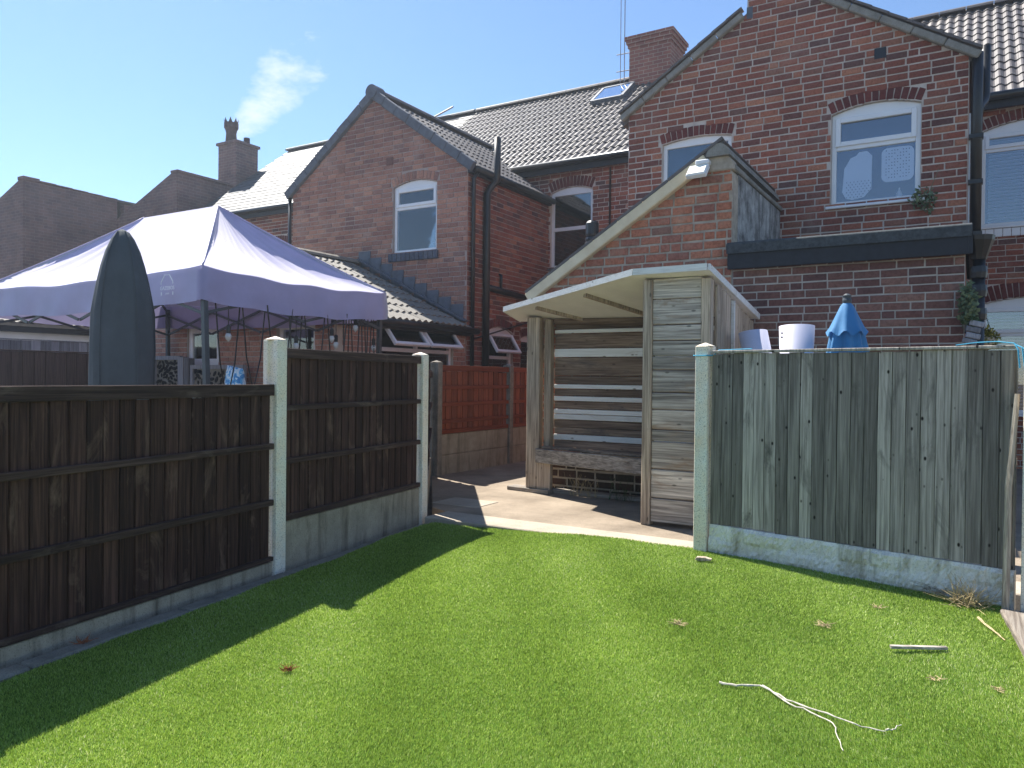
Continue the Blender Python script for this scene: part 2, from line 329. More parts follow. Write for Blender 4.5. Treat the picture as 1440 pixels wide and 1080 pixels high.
M['blade'] = t.done()
M['turfbase'] = plain_mat('turf_backing', (0.08, 0.16, 0.02), 0.9, 0.1, 0.2, 60, 0.4)

# ------------------------------------------------------------------ builders
ORG = {}
class MB:
    def __init__(s): s.v = []; s.f = []
    def add(s, vs, fs, T=None):
        o = len(s.v)
        for p in vs:
            p = Vector(p); s.v.append(T @ p if T is not None else p)
        for f in fs: s.f.append([i + o for i in f])
        return s
    def box(s, x0, x1, y0, y1, z0, z1, T=None):
        return s.add([(x0, y0, z0), (x1, y0, z0), (x1, y1, z0), (x0, y1, z0), (x0, y0, z1), (x1, y0, z1), (x1, y1, z1), (x0, y1, z1)],
                     [(0, 3, 2, 1), (4, 5, 6, 7), (0, 1, 5, 4), (1, 2, 6, 5), (2, 3, 7, 6), (3, 0, 4, 7)], T)
    def bar(s, a, b, w, h, up=(0, 0, 1), T=None):
        a, b = Vector(a), Vector(b); d = (b - a); L = d.length; d.normalize()
        u = Vector(up); sd = d.cross(u)
        if sd.length < 1e-4: sd = d.cross(Vector((1, 0, 0)))
        sd.normalize(); u = sd.cross(d)
        q = [a + sd * (i * w / 2) + u * (j * h / 2) for i, j in ((-1, -1), (1, -1), (1, 1), (-1, 1))]
        q += [p + d * L for p in q]
        return s.add(q, [(3, 2, 1, 0), (4, 5, 6, 7), (0, 1, 5, 4), (1, 2, 6, 5), (2, 3, 7, 6), (3, 0, 4, 7)], T)
    def prism(s, poly, y0, y1, T=None, axis='y'):
        """poly in (x,z) extruded along y, or (x,y) along z when axis='z'"""
        n = len(poly)
        if axis == 'y': vs = [(p[0], y0, p[1]) for p in poly] + [(p[0], y1, p[1]) for p in poly]
        elif axis == 'x': vs = [(y0, p[0], p[1]) for p in poly] + [(y1, p[0], p[1]) for p in poly]
        else: vs = [(p[0], p[1], y0) for p in poly] + [(p[0], p[1], y1) for p in poly]
        fs = [list(range(n))[::-1], list(range(n, 2 * n))] + [(i, (i + 1) % n, n + (i + 1) % n, n + i) for i in range(n)]
        return s.add(vs, fs, T)
    def tube(s, pts, r, n=8, T=None, caps=True):
        pts = [Vector(p) for p in pts]; rs = r if isinstance(r, (list, tuple)) else [r] * len(pts)
        vs = []; prev = None
        for i, p in enumerate(pts):
            d = (pts[min(i + 1, len(pts) - 1)] - pts[max(i - 1, 0)]).normalized()
            a = Vector((0, 0, 1)) if abs(d.z) < 0.9 else Vector((1, 0, 0))
            if prev is not None: a = prev
            x = d.cross(a).normalized(); y = x.cross(d).normalized(); prev = y
            for k in range(n):
                t_ = 2 * math.pi * k / n; vs.append(p + x * (rs[i] * math.cos(t_)) + y * (rs[i] * math.sin(t_)))
        fs = []
        for i in range(len(pts) - 1):
            for k in range(n): fs.append((i * n + k, i * n + (k + 1) % n, (i + 1) * n + (k + 1) % n, (i + 1) * n + k))
        if caps: fs += [list(range(n))[::-1], list(range((len(pts) - 1) * n, len(pts) * n))]
        return s.add(vs, fs, T)
    def lathe(s, prof, n=16, T=None):
        vs = []; fs = []
        for r_, z in prof:
            for k in range(n): vs.append((r_ * math.cos(2 * math.pi * k / n), r_ * math.sin(2 * math.pi * k / n), z))
        for i in range(len(prof) - 1):
            for k in range(n): fs.append((i * n + k, i * n + (k + 1) % n, (i + 1) * n + (k + 1) % n, (i + 1) * n + k))
        fs += [list(range(n))[::-1], list(range((len(prof) - 1) * n, len(prof) * n))]
        return s.add(vs, fs, T)
    def build(s, name, mat, parent=None, smooth=False, bevel=0.0, T=None, origin=None, fixn=True):
        vs = [T @ v for v in s.v] if T is not None else s.v
        lo = Vector([min(v[i] for v in vs) for i in range(3)]); hi = Vector([max(v[i] for v in vs) for i in range(3)])
        o0 = Vector(origin) if origin is not None else Vector(((lo.x + hi.x) / 2, (lo.y + hi.y) / 2, lo.z))
        me = bpy.data.meshes.new(name); me.from_pydata([v - o0 for v in vs], [], s.f)
        if bevel or fixn:
            bm = bmesh.new(); bm.from_mesh(me)
            if fixn: bmesh.ops.recalc_face_normals(bm, faces=bm.faces)
            if bevel:
                ed = [e for e in bm.edges if len(e.link_faces) == 2 and e.calc_face_angle(0) > 0.5]
                bmesh.ops.bevel(bm, geom=ed, offset=bevel, segments=1, profile=0.5, affect='EDGES', clamp_overlap=True)
            bm.to_mesh(me); bm.free()
        me.materials.append(M[mat])
        if smooth: me.shade_smooth()
        o = bpy.data.objects.new(name, me); COL.objects.link(o)
        ORG[o] = o0
        if parent is not None: o.parent = parent; o.location = o0 - ORG[parent]
        else: o.location = o0
        return o
def tag(o, label, cat, group=None, kind=None):
    if label: o['label'] = label
    if cat: o['category'] = cat
    if group: o['group'] = group
    if kind: o['kind'] = kind
    return o
def thing(name, label, cat, loc=(0, 0, 0), rotz=None, group=None):
    o = bpy.data.objects.new(name, None); COL.objects.link(o); o.location = loc; o.empty_display_size = 0.2
    if rotz is not None: o.rotation_euler = (0, 0, rotz); ORG[o] = Vector((0, 0, 0))
    else: ORG[o] = Vector(loc)
    return tag(o, label, cat, group)
def copy_tree(o, parent=None):
    c = o.copy(); COL.objects.link(c)
    if parent is not None: c.parent = parent
    for ch in list(o.children): copy_tree(ch, c)
    return c
def inst(src, parent, loc, scale=(1, 1, 1), rot=(0, 0, 0), name=None):
    """a further piece sharing src's mesh; loc in the coordinates used for the parent"""
    o = bpy.data.objects.new(name or src.name.split('.')[0], src.data if hasattr(src, 'data') else src); COL.objects.link(o)
    o.parent = parent; o.location = Vector(loc) - ORG[parent]; o.scale = scale; o.rotation_euler = rot
    return o
def wallT(px, py, a=0.0): return Matrix.Translation((px, py, 0)) @ Matrix.Rotation(a, 4, 'Z')

# bricks: unit shape, front at -y, chamfered edges, a few uneven variants
BV = []
for k in range(8):
    r_ = random.Random(100 + k); j = lambda a: r_.uniform(-a, a)
    v = []
    for (sx, sz) in ((-1, -1), (1, -1), (1, 1), (-1, 1)): v.append((sx * .5, .5, sz * .5))
    for (sx, sz) in ((-1, -1), (1, -1), (1, 1), (-1, 1)): v.append((sx * .5 + j(.006), -.2, sz * .5 + j(.03)))
    for (sx, sz) in ((-1, -1), (1, -1), (1, 1), (-1, 1)): v.append((sx * (.482 + j(.008)), -.5 + j(.06), sz * (.44 + j(.03))))
    BV.append(np.array(v))
BF = [(0, 1, 5, 4), (1, 2, 6, 5), (2, 3, 7, 6), (3, 0, 4, 7), (4, 5, 9, 8), (5, 6, 10, 9), (6, 7, 11, 10), (7, 4, 8, 11), (8, 9, 10, 11)]
_bm_cache = {}
def brick_mesh(k, mat):
    if (k, mat) not in _bm_cache:
        me = bpy.data.meshes.new('brick'); me.from_pydata([tuple(p) for p in BV[k]], [], BF); me.materials.append(M[mat]); _bm_cache[(k, mat)] = me
    return _bm_cache[(k, mat)]
def stuff_mesh(name, V, F, tints, mat, parent, fpp):
    me = bpy.data.meshes.new(name)
    lo = V.min(0); hi = V.max(0); o0 = Vector(((lo[0] + hi[0]) / 2, (lo[1] + hi[1]) / 2, lo[2]))
    me.from_pydata((V - np.array(o0)).tolist(), [], F)
    at = me.attributes.new('tint', 'FLOAT', 'FACE'); at.data.foreach_set('value', np.repeat(np.array(tints, dtype=np.float32), fpp))
    me.materials.append(M[mat])
    o = bpy.data.objects.new(name, me); COL.objects.link(o); o['kind'] = 'stuff'; ORG[o] = o0
    o.parent = parent; o.location = o0 - ORG[parent]
    return o
def cap(n=300): return {'n': n}
def lay_bricks(wall, T, a, pieces, mat, budget, vis, depth=0.034, proud=0.009, mats=None):
    """pieces (u,z,w,h,rot[,mat]); the ones that show largest become brick objects, the rest one part"""
    sc = []
    for i, p in enumerate(pieces):
        wp = T @ Vector((p[0], 0, p[1])); s_ = vis(p[0], p[1]) * (p[2] * p[3]) ** 0.25 / (wp - CAM).length ** 2
        sc.append((s_, i))
    sc.sort(reverse=True)
    nsel = min(budget['n'], len([1 for s_ in sc if s_[0] > 0])); budget['n'] -= nsel
    sel = set(i for _, i in sc[:nsel])
    V = []; F = []; tn = []
    for i, p in enumerate(pieces):
        k = rnd.randrange(8); pm = p[5] if len(p) > 5 else mat
        pr = proud + rnd.uniform(-0.0025, 0.0025)
        c = (p[0], -pr + depth / 2, p[1])
        if i in sel:
            o = bpy.data.objects.new('brick', brick_mesh(k, pm)); COL.objects.link(o); o.parent = wall
            o.location = T @ Vector(c) - ORG[wall]; o.scale = (p[2], depth, p[3]); o.rotation_euler = (0, p[4], a)
        elif pm == mat:
            Mx = np.array(T @ Matrix.Translation(c) @ Matrix.Rotation(p[4], 4, 'Y') @ Matrix.Diagonal((p[2], depth, p[3], 1)))
            o_ = len(V) * 12; V.append(BV[k] @ Mx[:3, :3].T + Mx[:3, 3]); F += [[q + o_ for q in f] for f in BF]; tn.append(rnd.random())
    if V: stuff_mesh('brickwork', np.vstack(V), F, tn, mat, wall, 9)
    rest = [p for i, p in enumerate(pieces) if i not in sel and len(p) > 5 and p[5] != mat]
    if rest:
        V = []; F = []; tn = []
        for p in rest:
            c = (p[0], -proud + depth / 2, p[1]); k = rnd.randrange(8)
            Mx = np.array(T @ Matrix.Translation(c) @ Matrix.Rotation(p[4], 4, 'Y') @ Matrix.Diagonal((p[2], depth, p[3], 1)))
            o_ = len(V) * 12; V.append(BV[k] @ Mx[:3, :3].T + Mx[:3, 3]); F += [[q + o_ for q in f] for f in BF]; tn.append(rnd.random())
        stuff_mesh('arch_brickwork', np.vstack(V), F, tn, rest[0][5], wall, 9)

def brick_wall(th, T, a, outline, zr, ops, ch, bl, jt, mat, mor, budget, vis=lambda u, z: 1.0, name='wall', thick=0.14, arch_mat='arch', irregular=0.0, seed=1, low=None):
    """outline(z)->(u0,u1); ops: dicts u0,u1,z0,z1,rise,ring. Mortar core with holes + laid bricks."""
    r_ = random.Random(seed)
    core = MB(); pieces = []
    def blocked(op, z):
        if z < op['z0'] or z > op['z1'] + op.get('ring', 0) + op.get('rise', 0): return None
        cu_, hw = (op['u0'] + op['u1']) / 2, (op['u1'] - op['u0']) / 2
        if z <= op['z1']: return (op['u0'], op['u1'])
        rg, rs = op.get('ring', 0), op.get('rise', 0)
        if z <= op['z1'] + rg or rs == 0: k = 1.0
        else: k = math.sqrt(max(0, 1 - (z - op['z1'] - rg) / rs))
        return (cu_ - (hw + 0.05) * k, cu_ + (hw + 0.05) * k)
    def free(z):
        iv = [outline(z)]
        for op in ops:
            b = blocked(op, z)
            if not b: continue
            nv = []
            for (p, q) in iv:
                if b[1] <= p or b[0] >= q: nv.append((p, q)); continue
                if b[0] > p: nv.append((p, b[0]))
                if b[1] < q: nv.append((b[1], q))
            iv = nv
        return iv
    z = zr[0]; i = 0
    zs = set([zr[0], zr[1]])
    while z < zr[1] - 0.02:
        h = min(ch, zr[1] - z); zm = z + h / 2
        for (p, q) in free(zm):
            if q - p < 0.02: continue
            off = (i % 2) * 0.5 * bl + r_.uniform(-.02, .02) + (r_.uniform(-.08, .08) if irregular else 0)
            u = p - (off % bl); 
            while u < q - 0.01:
                L = bl * (1 if not irregular else r_.choice([1, 1, 1, .5, .98, 1.04]))
                if not irregular and r_.random() < 0.06: L = bl * 0.5
                s0, s1 = max(u, p), min(u + L, q)
                if s1 - s0 > 0.045:
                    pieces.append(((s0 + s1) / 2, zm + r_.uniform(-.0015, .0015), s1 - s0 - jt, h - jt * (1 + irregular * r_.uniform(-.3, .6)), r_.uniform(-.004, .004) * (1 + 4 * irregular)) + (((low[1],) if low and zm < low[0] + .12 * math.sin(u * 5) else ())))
                u += L
        z += ch; i += 1
    # core in courses, cut exactly at openings and sloping edges
    lv = [zr[0] + k * ch for k in range(int((zr[1] - zr[0]) / ch) + 1)]
    for op in ops: lv += [op['z0'], op['z1']] + [op['z1'] + op.get('rise', 0) * k / 6 for k in range(1, 7) if op.get('rise', 0)]
    lv = sorted(set([round(x, 4) for x in lv if zr[0] <= x <= zr[1]] + [zr[1]]))
    for z0, z1 in zip(lv[:-1], lv[1:]):
        if z1 - z0 < 0.002: continue
        zm = (z0 + z1) / 2; ou = outline(zm); o0 = outline(z0 + 1e-4); o1 = outline(z1 - 1e-4)
        iv = [ou]
        for op in ops:
            if op['z0'] <= zm <= op['z1'] + op.get('rise', 0):
                if zm <= op['z1']: b = (op['u0'], op['u1'])
                else:
                    k = math.sqrt(max(0, 1 - (zm - op['z1']) / op['rise'])); cu_, hw = (op['u0'] + op['u1']) / 2, (op['u1'] - op['u0']) / 2
                    b = (cu_ - hw * k, cu_ + hw * k)
                nv = []
                for (p, q) in iv:
                    if b[1] <= p or b[0] >= q: nv.append((p, q)); continue
                    if b[0] > p: nv.append((p, b[0]))
                    if b[1] < q: nv.append((b[1], q))
                iv = nv
        for (p, q) in iv:
            pb, pt = (o0[0], o1[0]) if p == ou[0] else (p, p)
            qb, qt = (o0[1], o1[1]) if q == ou[1] else (q, q)
            core.add([(pb, 0, z0), (qb, 0, z0), (qt, 0, z1), (pt, 0, z1), (pb, thick, z0), (qb, thick, z0), (qt, thick, z1), (pt, thick, z1)],
                     [(0, 1, 2, 3), (5, 4, 7, 6), (1, 5, 6, 2), (4, 0, 3, 7), (3, 2, 6, 7), (4, 5, 1, 0)])
    wall = core.build(name, mor, th, T=T, fixn=False)
    for op in ops:
        rg = op.get('ring', 0)
        if not rg: continue
        hw = (op['u1'] - op['u0']) / 2; cu_ = (op['u0'] + op['u1']) / 2; n = max(5, round((2 * hw + .08) / 0.079))
        for k in range(n):
            t_ = -1 + 2 * (k + .5) / n; zb = op['z1'] + op['rise'] * (1 - t_ * t_)
            pieces.append((cu_ + t_ * (hw + .03), zb + rg / 2, (2 * hw + .06) / n - 0.011, rg - 0.012, math.atan(2 * op['rise'] * t_ / max(hw, .1)) * 0.9 + 0.08 * t_, arch_mat))
    lay_bricks(wall, T, a, pieces, mat, budget, vis)
    return wall

def arc(u0, u1, z, rise, n=8): return [(u0 + (u1 - u0) * k / n, z + rise * (1 - (2 * k / n - 1) ** 2)) for k in range(n + 1)]
def window(th, T, u0, u1, z0, z1, rise=0.0, transom=None, y=0.045, fw=0.055, glass='glass', sill='upvc', back='room', mull=None, open_top=False, back_y=0.35, lower=True):
    """white plastic window set in the wall: frame with transom, panes, sill, room behind"""
    f = MB()
    f.box(u0, u0 + fw, y, y + .06, z0, z1, T).box(u1 - fw, u1, y, y + .06, z0, z1, T).box(u0 + fw, u1 - fw, y + .001, y + .06, z0, z0 + fw, T)
    top = arc(u0, u1, z1, rise) if rise else [(u0, z1), (u1, z1)]
    f.prism([(u0, z1 - fw), (u1, z1 - fw)] + top[::-1], y - .001, y + .059, T)
    parts = [(z0 + fw, z1 - fw)]
    if transom:
        f.box(u0 + fw, u1 - fw, y + .002, y + .058, transom - .03, transom + .03, T); parts = [(z0 + fw, transom - .03), (transom + .03, z1 - fw)]
    if mull: f.box(mull - .03, mull + .03, y + .004, y + .056, z0 + fw, (transom - .03) if transom else z1 - fw, T)
    fr = f.build('window', 'upvc', th, bevel=0.006)
    for i, (a_, b_) in enumerate(parts):
        istop = transom and i == 1
        if open_top and istop: continue
        pu0, pu1 = u0 + fw, u1 - fw
        if istop:     # opening light: a proud inner sash
            sw = .045; s_ = MB(); sy = y - .018
            s_.box(pu0 - .012, pu0 + sw, sy, y + .03, a_ - .012, b_ + .012, T).box(pu1 - sw, pu1 + .012, sy, y + .03, a_ - .012, b_ + .012, T)
            s_.box(pu0 + sw, pu1 - sw, sy + .001, y + .03, a_ - .012, a_ + sw, T).box(pu0 + sw, pu1 - sw, sy + .001, y + .03, b_ - sw, b_ + .012, T)
            s_.build('sash', 'upvc', fr, bevel=0.006)
            pu0 += sw; pu1 -= sw; a_ += sw; b_ -= sw
        MB().box(pu0 - .004, pu1 + .004, y + .018, y + .026, a_ - .004, b_ + .004, T).build('pane', glass, fr)
    if sill: MB().box(u0 - .05, u1 + .05, y - .09, y + .05, z0 - .035, z0 - .002, T).build('sill', sill, fr, bevel=0.006)
    if back:
        b = MB()
        b.box(u0 - .1, u1 + .1, back_y, back_y + .02, z0 - .1, z1 + rise + .1, T)
        b.box(u0 - .1, u0 - .08, .15, back_y, z0 - .1, z1 + rise + .1, T).box(u1 + .08, u1 + .1, .15, back_y, z0 - .1, z1 + rise + .1, T)
        b.box(u0 - .08, u1 + .08, .15, back_y, z1 + rise + .08, z1 + rise + .1, T).box(u0 - .08, u1 + .08, .15, back_y, z0 - .1, z0 - .08, T)
        b.build('interior', back, fr)
    return fr
def open_sash(fr, T, u0, u1, ztop, h, ang, y=0.03):
    """top-hung light pushed open at the bottom"""
    H = T @ Matrix.Translation((0, y, ztop)) @ Matrix.Rotation(-ang, 4, 'X'); w = .055
    s_ = MB(); s_.box(u0, u0 + w, -.05, 0, -h, 0, H).box(u1 - w, u1, -.05, 0, -h, 0, H).box(u0 + w, u1 - w, -.049, 0, -h, -h + w, H).box(u0 + w, u1 - w, -.049, 0, -w, 0, H)
    o = s_.build('sash', 'upvc', fr, bevel=0.006)
    MB().box(u0 + w - .004, u1 - w + .004, -.03, -.022, -h + w - .004, -w + .004, H).build('pane', 'glass', fr)

# roof tiles
def tile_verts(w=.30, L=.42, amp=.017, n=12, t_=.02, waves=2):
    v = []
    for k in range(n + 1):
        x = -w / 2 + w * k / n; zz = amp * math.sin(2 * math.pi * waves * k / n)
        v += [(x, 0, zz - .006), (x, 0, zz + t_), (x, L, zz - .004)]
    f = []
    for k in range(n):
        a0 = k * 3; b0 = a0 + 3; f += [(a0, b0, b0 + 1, a0 + 1), (a0 + 1, b0 + 1, b0 + 2, a0 + 2)]
    return np.array(v), f
TILE = tile_verts()
SLATE = (np.array([(-.148, 0, -.002), (.148, 0, -.002), (.148, 0, .016), (-.148, 0, .016), (.148, .4, -.004), (-.148, .4, -.004)]), [(0, 1, 2, 3), (3, 2, 4, 5)])
def tile_roof(parent, o0, ax, up, ncol, nrow, w, gauge, shape, mat, budget, keep=lambda p: True, vis=lambda p: 1.0, name='tile', stag=0.0):
    ax = Vector(ax).normalized(); up = Vector(up).normalized(); nrm = ax.cross(up)
    B = Matrix((ax, up, nrm)).transposed(); e = B.to_euler()
    V0, F0 = shape
    me = bpy.data.meshes.new(name); me.from_pydata(V0.tolist(), [], F0); me.materials.append(M[mat])
    pl = []
    for r_ in range(nrow):
        for c_ in range(ncol):
            p = Vector(o0) + ax * ((c_ + .5 + (stag * (r_ % 2))) * w + rnd.uniform(-.004, .004)) + up * (r_ * gauge + rnd.uniform(-.006, .006)) + nrm * rnd.uniform(0, .004)
            if keep(p + up * .1): pl.append((vis(p) / (p - CAM).length ** 2, p))
    pl.sort(key=lambda q: -q[0])
    k = min(budget['n'], len([1 for q in pl if q[0] > 0])); budget['n'] -= k
    for s_, p in pl[:k]:
        o = bpy.data.objects.new(name, me); COL.objects.link(o); o.parent = parent; o.location = p - ORG[parent]; o.rotation_euler = e
    V = []; F = []; tn = []; Bn = np.array(B)
    for s_, p in pl[k:]:
        o_ = len(V) * len(V0); V.append(V0 @ Bn.T + np.array(p)); F += [[q + o_ for q in f] for f in F0]; tn.append(rnd.random())
    if V:
        stuff_mesh(name + '_courses', np.vstack(V), F, tn, mat, parent, len(F0))

# ================================================================== SETTING
g = MB(); g.box(-700, 700, -700, 700, -0.5, -0.03)
tag(g.build('ground', 'soil'), None, None, kind='structure')

def sstep(a, b, x): t_ = min(1, max(0, (x - a) / (b - a))); return t_ * t_ * (3 - 2 * t_)
def zturf(x, y): return 0.025 + 0.105 * sstep(2.2, 5.2, y) * (0.35 + 0.65 * sstep(-4.2, -2.2, x)) + 0.006 * math.sin(x * 3.1 + y) * math.cos(y * 2.3 - x)
FA, FU = Vector((-4.088, 3.662, 0)), Vector((-0.1403, 0.990, 0)).normalized()     # left fence line
FN = Vector((FU.y, -FU.x, 0))                                                     # towards the garden
GA, GB = Vector((-1.59, 5.40, 0)), Vector((0.213, 5.0, 0))                        # grey fence line
def turf_left(y): return FA.x + FU.x * (y - FA.y) / FU.y + 0.235 / FU.y + 0.012 * math.sin(y * 5) + 0.008 * math.sin(y * 13)
def turf_right(y): return 0.15 + 0.115 * (5.2 - y) if y > 3.2 else 0.38 + 0.05 * (3.2 - y)
def turf_back(x):
    if x < -1.62: return 5.40 + 0.012 * math.sin(x * 7)
    return GA.y + (GB.y - GA.y) * (x - GA.x) / (GB.x - GA.x) - 0.03
Y0 = -1.6
NU, NV = 70, 80
vs = []; 
for j in range(NV + 1):
    for i in range(NU + 1):
        y = Y0 + (5.4 - Y0) * j / NV
        xl, xr = turf_left(y), turf_right(y); x = xl + (xr - xl) * i / NU
        yy = Y0 + (turf_back(x) - Y0) * j / NV
        vs.append((x, yy, zturf(x, yy)))
b = MB(); b.v = [Vector(v) for v in vs]; W = NU + 1
b.f = [(j * W + i, j * W + i + 1, (j + 1) * W + i + 1, (j + 1) * W + i) for j in range(NV) for i in range(NU)]
tag(b.build('lawn', 'turfbase', smooth=True, fixn=False), None, None, kind='structure')
# blades of the artificial grass
rs = np.random.RandomState(5)
NB = 2300000
x = rs.uniform(-4.4, 0.75, NB); y = rs.uniform(0.2, 5.42, NB)
vl = np.vectorize(turf_left, otypes=[float])
yl = np.linspace(0, 5.6, 400); TL = np.interp(y, yl, vl(yl)); TR = np.interp(y, yl, np.vectorize(turf_right, otypes=[float])(yl))
xb = np.linspace(-4.6, 1, 400); TB = np.interp(x, xb, np.vectorize(turf_back, otypes=[float])(xb))
d = np.sqrt(x * x + y * y)
keep = (x > TL) & (x < TR) & (y < TB + 0.02) & (rs.uniform(0, 1, NB) < np.minimum(1, (2.9 / np.maximum(d, 1.2)) ** 1.1)) & (d > 1.3)
az = np.degrees(np.arctan2(x, y)); keep &= (az > -80) & (az < 22)
x, y, d = x[keep], y[keep], d[keep]; n_ = len(x)
def npss(a, b_, v): t_ = np.clip((v - a) / (b_ - a), 0, 1); return t_ * t_ * (3 - 2 * t_)
z = 0.025 + 0.105 * npss(2.2, 5.2, y) * (0.35 + 0.65 * npss(-4.2, -2.2, x)) + 0.006 * np.sin(x * 3.1 + y) * np.cos(y * 2.3 - x)
ln = rs.uniform(0.009, 0.017, n_); th = rs.uniform(0, 2 * np.pi, n_) * np.clip(.75 + .35 * np.sin(x * 1.7 + np.sin(y * 1.3) * 1.5), .45, 1) + 2.2 * np.sin(x * .9 + 1.3) + 1.8 * np.sin(y * 1.1 - .5 * x); le = np.radians(rs.uniform(8, 58, n_))
wd = rs.uniform(0.0011, 0.0022, n_) * np.clip(d / 3.0, 0.8, 1.6); ph = rs.uniform(0, 2 * np.pi, n_)
V = np.empty((n_, 3, 3), dtype=np.float32)
V[:, 0, 0] = x - np.cos(ph) * wd; V[:, 0, 1] = y - np.sin(ph) * wd; V[:, 0, 2] = z - 0.002
V[:, 1, 0] = x + np.cos(ph) * wd; V[:, 1, 1] = y + np.sin(ph) * wd; V[:, 1, 2] = z - 0.002
V[:, 2, 0] = x + np.cos(th) * np.sin(le) * ln; V[:, 2, 1] = y + np.sin(th) * np.sin(le) * ln; V[:, 2, 2] = z + np.cos(le) * ln
me = bpy.data.meshes.new('artificial_grass')
me.vertices.add(n_ * 3); me.loops.add(n_ * 3); me.polygons.add(n_)
me.vertices.foreach_set('co', V.ravel()); me.loops.foreach_set('vertex_index', np.arange(n_ * 3, dtype=np.int32))
me.polygons.foreach_set('loop_start', np.arange(0, n_ * 3, 3, dtype=np.int32)); me.update()
tn = np.clip(rs.beta(1.6, 2.0, n_) + .07 * np.sin(x * 2.3 + 1.1 * np.sin(y * 1.9)) * np.cos(y * 1.7 + .6 * x) + .04 * np.sin(x * 7.1 + y * 5.3), 0, 1).astype(np.float32)
at = me.attributes.new('tint', 'FLOAT', 'FACE'); at.data.foreach_set('value', tn)
me.materials.append(M['blade']); o = bpy.data.objects.new('artificial_grass', me); COL.objects.link(o)
tag(o, 'short bright green artificial grass covering the garden', 'grass', kind='stuff')

# patio and front strip
pt = thing('patio', None, None, (-3.0, 6.5, 0)); pt['kind'] = 'structure'
MB().prism([(-4.22, 5.795), (2.6, 5.795), (2.6, 13.40), (-7.28, 13.40), (-7.28, 8.1), (-5.95, 7.85), (-4.46, 5.9)], -0.2, 0.098, axis='z').build('slab', 'patio', pt, bevel=0.004)
xs = [-4.20, -1.62, 0.9, 2.6]
for a_, b_ in zip(xs[:-1], xs[1:]):
    MB().box(a_ + .003, b_ - .003, 5.435, 5.785, -0.2, 0.104).build('edging_slab', 'patio2', pt, bevel=0.008)
MB().box(-4.62, -4.08, 6.10, 6.50, 0.05, 0.104).build('cover_slab', 'patio2', pt, bevel=0.004)
# kerb along the left fence
kb = thing('garden_kerb', None, None, (FA.x, FA.y, 0)); kb['kind'] = 'structure'
s = -4.6
while s < 1.9:
    p = FA + FU * s + FN * 0.165; L = min(0.9, 2.0 - s)
    T = Matrix.Translation(p) @ Matrix.Rotation(math.atan2(FU.y, FU.x) + rnd.uniform(-.006, .006), 4, 'Z')
    MB().box(0.003, L - .003, -0.055, 0.055, -0.1, 0.038 + rnd.uniform(-.004, .004), T).build('edging_block', 'kerb', kb, bevel=0.012)
    s += 0.9

